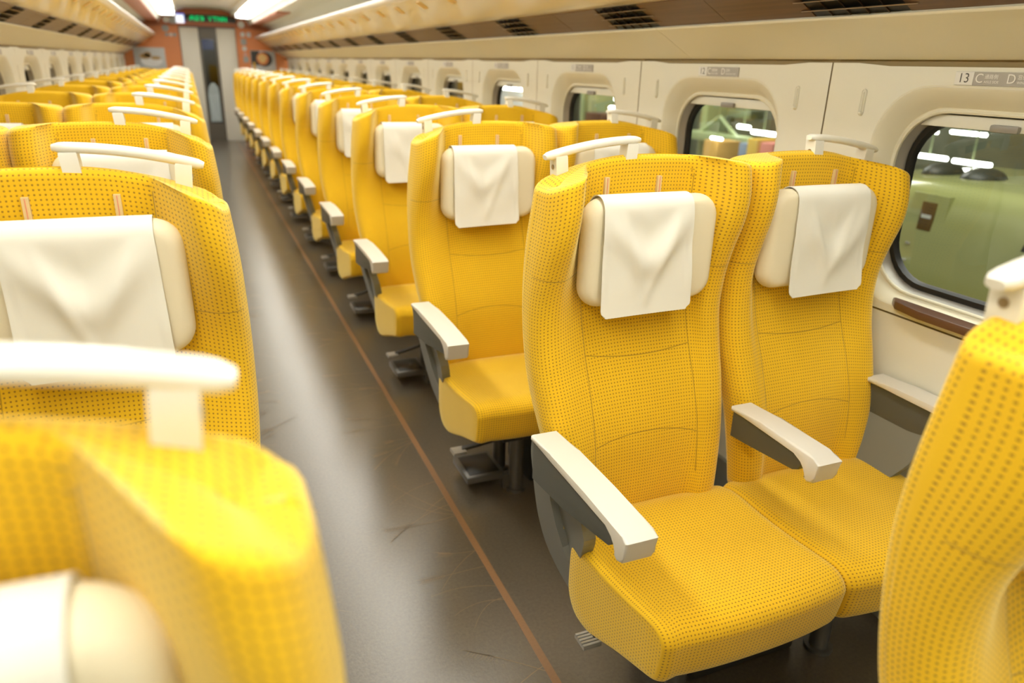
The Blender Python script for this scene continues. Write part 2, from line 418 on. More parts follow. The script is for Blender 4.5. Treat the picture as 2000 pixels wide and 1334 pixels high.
def rack(side):
    bm = bmesh.new()
    under = [(1.037, 1.604), (1.00, 1.622), (0.93, 1.668), (0.86, 1.712), (0.822, 1.733)]
    prof = under + [(0.826, 1.748), (0.88, 1.742), (0.95, 1.705), (1.05, 1.655), (1.10, 1.65), (1.10, 1.60)]
    ys = [Y0]; j = 2.40 - 1.96 * 2
    while j < Y1:
        if j > Y0: ys += [j - 0.001, j + 0.001]
        j += 1.96
    ys.append(Y1)
    for a, b_ in zip(ys[::2], ys[1::2]): add_prism(bm, [(side * x, z) for x, z in prof], 1, a, b_)
    o = tag(obj('luggage_rack', bm, RACKM, sharp=30), 'long cream overhead luggage rack on the %s side of the carriage' % ('right' if side > 0 else 'left'), 'luggage rack', None)
    bm = bmesh.new()
    add_prism(bm, [(side * 0.826, 1.730), (side * 0.802, 1.742), (side * 0.792, 1.756), (side * 0.794, 1.768), (side * 0.806, 1.774), (side * 0.83, 1.762), (side * 0.83, 1.735)], 1, Y0, Y1, 0.002)
    r = obj('front_rail', bm, LIPM, o, sharp=50); r['label'] = 'glossy white front rail'
    bm = bmesh.new()   # amber patches painting the yellow seats' reflections under the edge
    for i in range(30):
        y = 0.3 + i * 0.49
        if y > Y1 - 0.2: break
        add_prism(bm, [(side * 0.85, 1.7185), (side * 0.90, 1.6875), (side * 0.90, 1.683), (side * 0.85, 1.714)], 1, y - 0.04, y + 0.04)
    f = obj('seat_reflection', bm, mat('amber_reflection', (0.72, 0.46, 0.10), 0.35), o, smooth=False); f['kind'] = 'stuff'
    return o
rack(1); rack(-1)

# ceiling: flat centre, lamp troughs, sloped shoulders down to the walls above the racks
def ceiling():
    bm = bmesh.new()
    half = [(0.0, 2.185), (0.30, 2.175), (0.42, 2.14), (0.445, 2.075)]
    out = [(0.665, 2.015), (0.70, 1.99), (0.715, 1.955)]
    sh = [(0.715, 1.955), (0.90, 1.955), (1.00, 1.93), (1.12, 1.86), (1.25, 1.75), (1.33, 1.62)]
    for s in (1, -1):
        pr = half
        for (xa, za), (xb, zb) in zip(pr, pr[1:]):
            bm.faces.new([bm.verts.new(v) for v in ((s * xa, Y0, za), (s * xa, Y1, za), (s * xb, Y1, zb), (s * xb, Y0, zb))])
        for (xa, za), (xb, zb) in zip(out, out[1:]):
            bm.faces.new([bm.verts.new(v) for v in ((s * xa, Y0, za), (s * xa, Y1, za), (s * xb, Y1, zb), (s * xb, Y0, zb))])
        for (xa, za), (xb, zb) in zip(sh, sh[1:]):
            bm.faces.new([bm.verts.new(v) for v in ((s * xa, Y0, za), (s * xa, Y1, za), (s * xb, Y1, zb), (s * xb, Y0, zb))]).material_index = 1
        # trough top
        bm.faces.new([bm.verts.new(v) for v in ((s * 0.445, Y0, 2.12), (s * 0.445, Y1, 2.12), (s * 0.665, Y1, 2.12), (s * 0.665, Y0, 2.12))])
        bm.faces.new([bm.verts.new(v) for v in ((s * 0.665, Y0, 2.12), (s * 0.665, Y1, 2.12), (s * 0.665, Y1, 2.015), (s * 0.665, Y0, 2.015))])
        bm.faces.new([bm.verts.new(v) for v in ((s * 0.445, Y0, 2.12), (s * 0.445, Y1, 2.12), (s * 0.445, Y1, 2.075), (s * 0.445, Y0, 2.075))])
    tag(obj('ceiling', bm, [CEIL, WHITE], sharp=40), kind='structure')
ceiling()
# orange bands along the shoulders towards the end wall
for s, y0, n in ((1, 10.1, 5), (-1, 6.4, 6)):
    bm = bmesh.new(); add_prism(bm, [(s * 0.725, 1.940), (s * 0.895, 1.942), (s * 0.895, 1.952), (s * 0.725, 1.952)], 1, y0, Y1, 0.003)
    tag(obj('trim_%d' % n, bm, ORANGE_D, sharp=50), kind='structure')

# ceiling lamps: runs of diffusers along both troughs
def lamp_unit(s, y0, y1, lab):
    t = empty('ceiling_lamp', (s * 0.555, (y0 + y1) / 2, 2.05)); L = (y1 - y0) / 2
    bm = bmesh.new(); add_prism(bm, [(-0.098, 0.02), (-0.085, -0.005), (-0.05, -0.018), (0.05, -0.030), (0.085, -0.030), (0.098, -0.012), (0.10, 0.02)] if s > 0 else
              [(-0.10, 0.02), (-0.098, -0.012), (-0.085, -0.030), (-0.05, -0.030), (0.05, -0.018), (0.085, -0.005), (0.098, 0.02)], 1, -L, L)
    obj('diffuser', bm, LAMP, t, smooth=False)
    for e in (-1, 1):
        bm = bmesh.new(); add_box(bm, (-0.103, e * (L + 0.006) - 0.006, -0.033), (0.103, e * (L + 0.006) + 0.006, 0.03)); obj('end_cap', bm, WHITE, t, smooth=False)
    tag(t, lab, 'lamp', 'ceiling lamps over the aisle')
ly = -1.1; i = 0
spans = []
while ly < Y1 - 1.0: spans.append((ly, min(ly + 2.43, Y1 - 0.35))); ly += 2.46
for s in (1, -1):
    nseen = 0
    for (a, b_) in spans[::-1]:
        sd = 'right' if s > 0 else 'left'
        vis = seen([(s * 0.55, a + (b_ - a) * q / 6, 2.02) for q in range(7)], 0)
        lab = ('long white lamp %s the end wall in the %s ceiling row' % (('nearest', 'second from', 'third from', 'fourth from')[nseen], sd)) if vis else 'long white lamp of the %s ceiling row, beyond the top edge' % sd
        nseen += vis
        lamp_unit(s, a + 0.015, b_ - 0.015, lab)

# ------------------------------------------------------------------ windows
def loft(bm, rings, mi=0):
    V = [[bm.verts.new(q) for q in r] for r in rings]
    for A, B in zip(V, V[1:]):
        for i in range(len(A)):
            bm.faces.new((A[i], A[(i + 1) % len(A)], B[(i + 1) % len(A)], B[i])).material_index = mi
    return V
def window(side, k, n):
    yc = winy(k); o = None
    def R(x, hw, z0, z1, r): return [(side * x, a, b_) for a, b_ in rrect(hw, z0, z1, r, 8)]
    bm = bmesh.new()
    loft(bm, [R(XW - 0.0005, 0.316, 0.838, 1.387, 0.153), R(XW + 0.0005, 0.312, 0.842, 1.383, 0.15), R(XW + 0.004, 0.306, 0.846, 1.376, 0.147), R(XW + 0.026, 0.288, 0.857, 1.352, 0.14), R(XW + 0.044, 0.279, 0.864, 1.337, 0.135),
              R(XW + 0.0445, 0.276, 0.867, 1.334, 0.133), R(XW + 0.0405, 0.272, 0.870, 1.329, 0.131), R(XW + 0.042, 0.268, 0.873, 1.325, 0.129), R(XW + 0.048, 0.267, 0.874, 1.324, 0.128)])
    o = obj('window_%d' % n, bm, REVEAL, None, (0, yc, 0), sharp=40); tag(o, kind='structure')
    bm = bmesh.new(); loft(bm, [R(XW + 0.047, 0.270, 0.871, 1.327, 0.131), R(XW + 0.060, 0.266, 0.874, 1.324, 0.128), R(XW + 0.082, 0.258, 0.880, 1.318, 0.122)])
    obj('window_channel', bm, BRUSH, o)
    bm = bmesh.new(); loft(bm, [R(XW + 0.080, 0.262, 0.876, 1.322, 0.126), R(XW + 0.074, 0.257, 0.881, 1.317, 0.121), R(XW + 0.074, 0.245, 0.893, 1.305, 0.112), R(XW + 0.090, 0.240, 0.898, 1.300, 0.108)])
    obj('rubber_gasket', bm, BLACK, o)
    bm = bmesh.new(); bm.faces.new([bm.verts.new(q) for q in R(XW + 0.084, 0.2445, 0.893, 1.305, 0.112)])
    obj('pane', bm, GLASS, o, smooth=False)
    # rolled blind edge and its finger pull
    bm = bmesh.new(); add_prism(bm, [(-0.19, 1.321), (-0.225, 1.302), (-0.232, 1.292), (0.232, 1.292), (0.225, 1.302), (0.19, 1.321)], 0, min(side * (XW + 0.056), side * (XW + 0.066)), max(side * (XW + 0.056), side * (XW + 0.066)), 0.002)
    bl = obj('roller_blind', bm, CREAM, o)
    bm = bmesh.new(); add_box(bm, (min(side * (XW + 0.044), side * (XW + 0.057)), -0.034, 1.290), (max(side * (XW + 0.044), side * (XW + 0.057)), 0.034, 1.307), 0.006)
    obj('blind_pull', bm, GREYH, bl)
    # ledge
    poly = [(-0.20, 0), (-0.17, 0.028), (-0.08, 0.05), (0.05, 0.052), (0.13, 0.036), (0.16, 0.010), (0.16, 0.0)]
    bm = bmesh.new(); add_prism(bm, [(side * (XW + 0.012 - q), y) for y, q in [(a, b_) for a, b_ in poly]], 2, 0.842, 0.864, 0.006)
    obj('sill', bm, SILL, o, (0, -0.01, 0), sharp=50)
    return o
wn = 1
for side in (1, -1):
    for k in range(-1, 14):
        if seen([(side * 1.3, winy(k) + dy, z) for dy in (-0.3, 0.3) for z in (0.9, 1.38)], 120):
            window(side, k, wn); wn += 1

# ------------------------------------------------------------------ seat number signs
SIGNG = mat('grey_sign_field', (0.42, 0.40, 0.37), 0.4); SIGNW = mat('white_sign_field', (0.78, 0.77, 0.74), 0.4)
TXTD = mat('dark_sign_text', (0.10, 0.095, 0.085), 0.5); TXTW = mat('white_sign_text', (0.86, 0.85, 0.81), 0.5)
def text_mesh(s, size, align='LEFT'):
    c = bpy.data.curves.new('lettering', 'FONT'); c.body = s; c.size = size; c.align_x = align; c.align_y = 'CENTER'; c.fill_mode = 'FRONT' if hasattr(c, 'fill_mode') else c.fill_mode
    c.resolution_u = 3
    t = bpy.data.objects.new('lettering', c); COL.objects.link(t); bpy.context.view_layer.update()
    dg = bpy.context.evaluated_depsgraph_get(); me = bpy.data.meshes.new_from_object(t.evaluated_get(dg)); 
    bpy.data.objects.remove(t); bpy.data.curves.remove(c); me.materials.clear(); return me
TXC = {}
def put_text(s, size, y, z, side, parent, m_, align='LEFT', name='lettering', dx=0.0035, plane='wall'):
    key = (s, size, align)
    if key not in TXC: TXC[key] = text_mesh(s, size, align)
    me = TXC[key].copy()
    o = mesh_obj(name, me, m_, parent)
    if plane == 'wall':   # text runs along the wall, read from inside the car
        o.matrix_local = Matrix(((0, 0, -side, -side * dx), (-side, 0, 0, y), (0, 1, 0, z), (0, 0, 0, 1)))
    else:                 # on the end wall, read from the car
        o.matrix_local = Matrix(((1, 0, 0, y), (0, 0, -1, -dx), (0, 1, 0, z), (0, 0, 0, 1)))
    return o
def ordinal(n): return ('zeroth', 'first', 'second', 'third', 'fourth', 'fifth', 'sixth', 'seventh', 'eighth', 'ninth', 'tenth', 'eleventh', 'twelfth', 'thirteenth', 'fourteenth', 'fifteenth')[n]
def seat_sign(side, k):
    num = 13 - k
    if num < 1 or not seen([(side * XW, winy(k), 1.41), (side * XW, winy(k) + 0.09, 1.41)], 10): return
    yc = winy(k) + 0.005
    o = empty('seat_number_sign', (side * (XW - 0.001), yc, 1.404))
    let = ('C', 'D') if side > 0 else ('B', 'A')
    tag(o, 'small grey seat sign reading %d %s above a window on the %s wall' % (num, ' '.join(let), 'right' if side > 0 else 'left'), 'sign', 'seat number signs')
    a, b_ = min(0, -side * 0.002), max(0, -side * 0.002)
    bm = bmesh.new(); add_box(bm, (a, -0.106, -0.0145), (b_, 0.106, 0.0145), 0.0008); f = obj('sign_plate', bm, SIGNG, o, smooth=False)
    bm = bmesh.new(); lo, hi = (0.060, 0.1055) if side > 0 else (-0.1055, -0.060)
    add_box(bm, (min(-side * 0.001, -side * 0.003), lo, -0.0142), (max(-side * 0.001, -side * 0.003), hi, 0.0142), 0.0008); obj('number_field', bm, SIGNW, o, smooth=False)
    near = k < 5
    S = side
    put_text(str(num), 0.029, S * 0.083, 0.0, side, o, TXTD, 'CENTER')
    put_text(let[0], 0.028, S * 0.0555, 0, side, o, TXTW)
    put_text(let[1], 0.028, S * -0.018, 0, side, o, TXTW)
    if near and side > 0:
        for yy, ja, en in ((0.033, '通路側', 'AISLE SIDE'), (-0.042, '窓側', 'WINDOW SIDE')):
            put_text(ja, 0.0105, S * yy, 0.004, side, o, TXTW); put_text(en, 0.0075, S * yy - 0.0 , -0.0065, side, o, TXTW)
for side in (1, -1):
    for k in range(-1, 13): seat_sign(side, k)

# coat hooks in slotted plates
def hook(side, k, dy, which):
    y = winy(k) + dy
    if not seen([(side * XW, y, 1.34)], 0): return
    o = empty('coat_hook', (side * (XW - 0.0005), y, 1.338))
    bm = bmesh.new()
    Rr = lambda x, g: [(-side * x, a, b_) for a, b_ in rrect(0.0085 - g, -0.034 + g, 0.034 - g, 0.0084 - g, 5)]
    loft(bm, [Rr(0, 0), Rr(0.0022, 0.0006), Rr(0.0022, 0.0022), Rr(0.0004, 0.003)])
    bm.faces.new([bm.verts.new(q) for q in Rr(0.0004, 0.003)])
    obj('slot_plate', bm, CREAM, o)
    bm = bmesh.new(); bmesh.ops.create_uvsphere(bm, u_segments=12, v_segments=8, radius=0.0055)
    for v in bm.verts: v.co = Vector((v.co.x * 0.8 - side * 0.003, v.co.y, v.co.z - 0.027))
    add_tube(bm, [(-side * 0.0015, 0, -0.026), (-side * 0.0015, 0, 0.026)], 0.0028, 8)
    obj('hook', bm, CREAM, o)
    num = 13 - k
    tag(o, 'cream coat hook slot %s the right window under sign %d' % (which, num), 'coat hook', 'coat hooks on the right wall')
for k in range(0, 6):
    hook(1, k, 0.365, 'at the far side of'); hook(1, k, -0.372, 'at the near side of')
for k in range(-1, 13):
    for s in (1, -1):
        v = vent(s, k)
        if v: 
            vk = k
            tag(v, 'dark slatted air vent, %s strip, just past the sign %d window' % ('right' if s > 0 else 'left', 13 - k) if k >= 0 else 'dark slatted air vent nearest the camera on the %s brown strip' % ('right' if s > 0 else 'left'), 'air vent', 'air vents under the racks')

# ------------------------------------------------------------------ end wall
bm = bmesh.new()
DZ = 1.885
for (x0, x1, z0, z1) in ((-1.42, -0.43, 0, 2.3), (0.485, 1.42, 0, 2.3), (-0.43, 0.485, 1.93, 2.3)):
    add_box(bm, (x0, Y1, z0), (x1, Y1 + 0.06, z1))
tag(obj('wall_end', bm, ORANGE, smooth=False), kind='structure')
bm = bmesh.new(); add_box(bm, (-1.42, Y0 - 0.05, 0), (1.42, Y0, 2.2)); tag(obj('wall_behind', bm, CREAM, smooth=False), kind='structure')
bm = bmesh.new()
arch = [(-1.42, 1.60), (-1.30, 1.68), (-1.16, 1.80), (-0.95, 1.885), (-0.5, 1.905), (0.55, 1.905), (0.95, 1.885), (1.16, 1.80), (1.30, 1.68), (1.42, 1.60), (1.42, 2.2), (-1.42, 2.2)]
add_prism(bm, arch, 1, Y1 - 0.07, Y1 + 0.01, 0.004)
tag(obj('trim_7', bm, ORANGE_D, sharp=50), kind='structure')
# door: cream leaves either side of a narrow dark glazed leaf
d = empty('door_1', (0, Y1, 0), kind='structure')
bm = bmesh.new(); add_box(bm, (-0.42, -0.03, 0), (-0.125, 0.05, DZ), 0.012); obj('door_surround', bm, DOORC, d)
bm = bmesh.new(); add_box(bm, (0.168, -0.03, 0), (0.475, 0.05, DZ), 0.012); obj('door_surround', bm, DOORC, d)
bm = bmesh.new(); add_box(bm, (-0.125, 0.0, 1.70), (0.168, 0.04, DZ)); add_box(bm, (-0.125, 0.0, 0), (0.168, 0.04, 0.30)); add_box(bm, (-0.125, 0.0, 0.30), (-0.085, 0.04, 1.70)); add_box(bm, (0.128, 0.0, 0.30), (0.168, 0.04, 1.70)); add_box(bm, (-0.085, 0.0, 0.30), (0.128, 0.04, 0.305))
obj('door_leaf', bm, DARKM, d, smooth=False)
bm = bmesh.new(); add_box(bm, (-0.085, 0.02, 0.305), (0.128, 0.026, 1.70)); obj('pane', bm, glass_mat('dark_door_glass', (0.30, 0.32, 0.33)), d, smooth=False)
FROST = mat('frosted_pattern', (0.42, 0.50, 0.52), 0.5)
bm = bmesh.new()
add_box(bm, (-0.07, 0.012, 0.33), (0.113, 0.016, 0.80))
add_prism(bm, [(-0.07, 0.80), (-0.05, 0.92), (0.0, 0.99), (0.05, 0.99), (0.10, 0.92), (0.113, 0.80)], 1, 0.012, 0.016)
obj('frosted_pattern', bm, FROST, d, smooth=False)
bm = bmesh.new()
for i in range(5):
    pts = [(-0.045 + 0.03 * i + 0.01 * math.sin(q * 1.3 + i), 0.010, 0.36 + 0.11 * q) for q in range(5)]
    add_tube(bm, pts, 0.006, 6)
obj('frosted_line', bm, mat('frosted_pattern_light', (0.62, 0.70, 0.72), 0.5), d)
# vestibule behind the door
bm = bmesh.new(); add_box(bm, (-0.6, Y1 + 1.4, 0), (0.6, Y1 + 1.45, 2.1)); tag(obj('wall_vestibule', bm, mat('vestibule_wall', (0.10, 0.09, 0.07), 0.6), smooth=False), kind='structure')
bm = bmesh.new(); add_box(bm, (-0.12, Y1 + 1.30, 1.55), (0.14, Y1 + 1.36, 1.80)); tag(obj('door_glass_reflection', bm, lampmat('blue_reflection', (0.10, 0.22, 0.75), 0.9), smooth=False), 'blue glowing panel imitating the reflection in the dark door glass', 'panel')  # bluish reflection of the door glass, imitated by an added glowing panel

# header: information display with green letters, lit sign, round fittings
disp = empty('information_display', (0.045, Y1 - 0.075, 2.03)); tag(disp, 'dark information display with green dot lettering above the door', 'display')
bm = bmesh.new(); add_prism(bm, [(-0.47, -0.055), (0.47, -0.055), (0.45, 0.03), (0.30, 0.055), (-0.30, 0.055), (-0.45, 0.03)], 1, -0.02, 0.03, 0.004); obj('casing', bm, mat('display_black', (0.05, 0.05, 0.045), 0.25), disp, sharp=50)
DOTS = {'0': (14, 17, 17, 17, 14), 'S': (15, 16, 14, 1, 30), 'L': (16, 16, 16, 16, 31), 'Y': (17, 10, 4, 4, 4), 'T': (31, 4, 4, 4, 4), 'N': (17, 25, 21, 19, 17), '9': (14, 17, 15, 1, 14), 'A': (14, 17, 31, 17, 17)}
bm = bmesh.new()
xx = -0.27
for ch in 'AS9 YTNN':
    if ch != ' ':
        for r_, bits in enumerate(DOTS[ch]):
            for c_ in range(5):
                if bits >> (4 - c_) & 1:
                    x = xx + c_ * 0.0125; z = 0.032 - r_ * 0.015
                    add_box(bm, (x, -0.024, z - 0.013), (x + 0.0115, -0.020, z))
    xx += 0.078 if ch != ' ' else 0.05
obj('lettering', bm, GREENLED, disp, smooth=False)
o = empty('lit_sign', (-0.385, Y1 - 0.10, 2.005)); tag(o, 'square lit white sign with blue edge left of the display', 'sign')
bm = bmesh.new(); add_box(bm, (-0.062, 0, -0.062), (0.062, 0.03, 0.062), 0.006); obj('sign_face', bm, WSIGN, o)
bm = bmesh.new(); add_box(bm, (-0.062, 0.0, 0.066), (0.062, 0.03, 0.085), 0.003); add_box(bm, (0.066, 0.0, -0.06), (0.074, 0.03, 0.085), 0.003); obj('blue_edge', bm, BLUELIT, o)
DISCW = mat('pale_fitting', (0.75, 0.76, 0.72), 0.35); DISCG = mat('grey_fitting', (0.42, 0.44, 0.42), 0.4)
def disc(name, x, z, r, m_, lab, cat, sq=False, group=None, y=0.0):
    bm = bmesh.new()
    if sq: add_box(bm, (-r, -0.008, -r * 1.1), (r, 0.006, r * 1.1), 0.003)
    else: add_cyl(bm, (0, -0.010, 0), (0, 0.006, 0), r, 24)
    o = obj(name, bm, m_, None, (x, Y1 - 0.006 - y, z), sharp=50); tag(o, lab, cat, group); return o
disc('ceiling_speaker', -0.60, 1.99, 0.05, DISCW, 'round pale fitting left of the lit white sign', 'fitting', y=0.07)
disc('wall_fitting', -0.50, 1.985, 0.052, DISCG, 'square grey fitting between the round fitting and the lit sign', 'fitting', True, y=0.07)
disc('wall_fitting', 0.585, 1.955, 0.055, DISCW, 'round white fitting right of the display, under the lamp', 'fitting', y=0.07)
disc('pictogram_sign', -0.63, 1.855, 0.055, DISCG, 'grey oval plate high on the left orange wall', 'sign')
for i, x in enumerate((-0.62, -0.555, -0.495)):
    disc('pictogram_sign', x, 1.755, 0.027, (DISCG, SIGNW, DISCG)[i], ('left grey', 'middle pale', 'right grey')[i] + ' disc in the row of three left of the door', 'sign', group='round pictograms left of the door')
for i, (x, z, r, sq) in enumerate(((0.60, 1.80, 0.040, False), (0.70, 1.80, 0.035, True), (0.605, 1.68, 0.045, True), (0.61, 1.57, 0.040, False), (0.615, 1.475, 0.035, False), (0.62, 1.39, 0.042, True))):
    disc('pictogram_sign', x, z, r, (DISCW, SIGNW, DISCG, DISCW, mat('pink_sign', (0.75, 0.42, 0.33), 0.5), DISCG)[i],
         ('round white plate at the top right of the door', 'small pale square plate beside the round white plate', 'dark grey square plate below the round white plate', 'pale round plate in the middle of the column right of the door', 'pink round plate above the lowest square plate', 'grey square plate lowest in the column right of the door')[i], 'sign', sq)

def poster(x0, x1, z0, z1, kind):
    cx, cz = (x0 + x1) / 2, (z0 + z1) / 2; hw, hz = (x1 - x0) / 2, (z1 - z0) / 2
    o = empty('poster', (cx, Y1 - 0.012, cz))
    bm = bmesh.new(); add_box(bm, (-hw, -0.004, -hz), (hw, 0.010, hz), 0.002)
    if kind == 0:
        obj('sheet', bm, mat('poster_grey', (0.60, 0.62, 0.62), 0.4), o)
        tag(o, 'pale grey poster of bread rolls in a white bowl, left end wall', 'poster')
        bm = bmesh.new(); add_prism(bm, [(0.02 + 0.17 * math.cos(a), -0.03 + (0.10 if math.sin(a) < 0 else 0.03) * math.sin(a)) for a in [2 * math.pi * i / 24 for i in range(24)]], 1, -0.006, -0.004)
        obj('bowl_print', bm, mat('poster_white', (0.85, 0.86, 0.86), 0.5), o, smooth=False)
        bm = bmesh.new()
        for (bx, bz, ra, rb) in ((-0.07, 0.035, 0.085, 0.045), (-0.03, 0.06, 0.055, 0.045), (0.09, 0.01, 0.075, 0.03)):
            add_prism(bm, [(bx + ra * math.cos(a), bz + rb * math.sin(a)) for a in [2 * math.pi * i / 20 for i in range(20)]], 1, -0.0085, -0.0065)
        obj('food_print', bm, mat('poster_bread', (0.50, 0.33, 0.13), 0.5, vary=0.3, vscale=20), o, smooth=False)
    else:
        obj('sheet', bm, mat('poster_silver', (0.62, 0.62, 0.60), 0.4), o)
        tag(o, 'poster of a round orange dish in a black pan, right end wall', 'poster')
        bm = bmesh.new(); add_box(bm, (-hw + 0.005, -0.006, -hz + 0.10), (-0.06, -0.0042, hz - 0.005)); add_prism(bm, [(0.02 + 0.135 * math.cos(a), 0.03 + 0.125 * math.sin(a)) for a in [2 * math.pi * i / 28 for i in range(28)]], 1, -0.0075, -0.0062)
        obj('pan_print', bm, mat('poster_black', (0.05, 0.05, 0.045), 0.5), o, smooth=False)
        bm = bmesh.new(); add_prism(bm, [(-0.01 + 0.105 * math.cos(a), 0.04 + 0.105 * math.sin(a)) for a in [2 * math.pi * i / 28 for i in range(28)]], 1, -0.0095, -0.008)
        obj('food_print', bm, mat('poster_orange', (0.75, 0.24, 0.07), 0.5), o, smooth=False)
        bm = bmesh.new(); add_prism(bm, [(-0.015 + 0.075 * math.cos(a) * (1 + 0.15 * math.sin(3 * a)), 0.045 + 0.07 * math.sin(a) * (1 + 0.12 * math.cos(4 * a))) for a in [2 * math.pi * i / 28 for i in range(28)]], 1, -0.0115, -0.010)
        obj('topping_print', bm, mat('poster_yellow', (0.85, 0.58, 0.22), 0.5), o, smooth=False)
        bm = bmesh.new(); add_box(bm, (-hw + 0.03, -0.0095, -hz + 0.01), (-hw + 0.07, -0.008, -0.02)); obj('utensil_print', bm, mat('poster_gold', (0.75, 0.42, 0.05), 0.5), o, smooth=False)
poster(-1.17, -0.685, 1.19, 1.545, 0); poster(0.70, 1.12, 1.20, 1.545, 1)

# ------------------------------------------------------------------ floor stripes with the grass pattern
def ribbon(bm, pts, w0, w1, z):
    n = len(pts); L = []; R_ = []
    for i, p in enumerate(pts):
        a = Vector(pts[max(0, i - 1)]); b_ = Vector(pts[min(n - 1, i + 1)]); t = (b_ - a)
        t = t.normalized() if t.length > 0 else Vector((1, 0)); nn = Vector((-t.y, t.x)); ww = (w0 + (w1 - w0) * i / (n - 1)) / 2
        L.append(bm.verts.new((p[0] + nn.x * ww, p[1] + nn.y * ww, z))); R_.append(bm.verts.new((p[0] - nn.x * ww, p[1] - nn.y * ww, z)))
    for i in range(n - 1): bm.faces.new((L[i], R_[i], R_[i + 1], L[i + 1]))
for s, n in ((1, 8), (-1, 9)):
    bm = bmesh.new(); add_box(bm, (s * 0.327 - 0.0105, Y0, 0.0), (s * 0.327 + 0.0105, Y1, 0.0012))
    st = tag(obj('trim_%d' % n, bm, STRIPE, smooth=False), kind='structure')
    bm = bmesh.new(); rnd = random.Random(11 if s > 0 else 5)
    y = 0.6
    while y < 6.0:
        for q in range(rnd.randint(6, 9)):
            y0 = y + rnd.uniform(-0.05, 0.24); L = rnd.uniform(0.09, 0.25); sl = rnd.uniform(-0.10, 0.16); cv = rnd.uniform(-0.10, 0.10)
            x0 = s * 0.316
            pts = [(x0 - s * L * t, y0 + sl * t + cv * t * t) for t in [i / 12 for i in range(13)]]
            ribbon(bm, pts, 0.0024, 0.0009, 0.0006)
            if rnd.random() < 0.45:   # ear of grain near the tip
                for e in range(9):
                    t = 0.62 + 0.04 * e; px_, py_ = x0 - s * L * t, y0 + sl * t + cv * t * t
                    for sg in (-1, 1): ribbon(bm, [(px_, py_), (px_ - s * 0.012, py_ + sg * 0.010), (px_ - s * 0.020, py_ + sg * 0.012)], 0.0013, 0.0004, 0.0006)
        y += rnd.uniform(0.42, 0.60)
    g = obj('grass_pattern', bm, GRASSP, st, smooth=False)
# skirting along both walls
for s, nm in ((1, 'baseboard_right'), (-1, 'baseboard_left')):
    bm = bmesh.new(); add_box(bm, (min(s * 1.255, s * 1.275), Y0, 0), (max(s * 1.255, s * 1.275), Y1, 0.12), 0.004); tag(obj(nm, bm, GREY, smooth=False), kind='structure')

# ------------------------------------------------------------------ seats
WI_T = [(.40, .205), (.50, .212), (.62, .222), (.72, .232), (.80, .236), (.88, .236), (.96, .240), (1.03, .240), (1.10, .242), (1.16, .242), (1.23, .238)]
WO_T = [(.40, .218), (.50, .228), (.62, .242), (.72, .254), (.80, .260), (.88, .262), (.96, .262), (1.03, .260), (1.10, .257), (1.16, .252), (1.23, .245)]
YR_T = [(.40, -.135), (.50, -.12), (.62, -.095), (.72, -.055), (.80, -.028), (.88, -.012), (.96, -.003), (1.03, 0), (1.10, -.003), (1.16, -.008), (1.23, -.014)]
YF_T = [(.40, -.205), (.50, -.20), (.62, -.182), (.72, -.150), (.80, -.122), (.88, -.106), (.96, -.108), (1.03, -.128), (1.10, -.153), (1.16, -.160), (1.23, -.150)]
YC_T = [(.40, -.175), (.50, -.180), (.62, -.172), (.72, -.138), (.80, -.102), (.88, -.074), (.96, -.055), (1.03, -.048), (1.10, -.044), (1.16, -.044), (1.23, -.048)]
A_T = [(.40, .112), (.62, .124), (.80, .136), (.96, .140), (1.10, .140), (1.23, .138)]
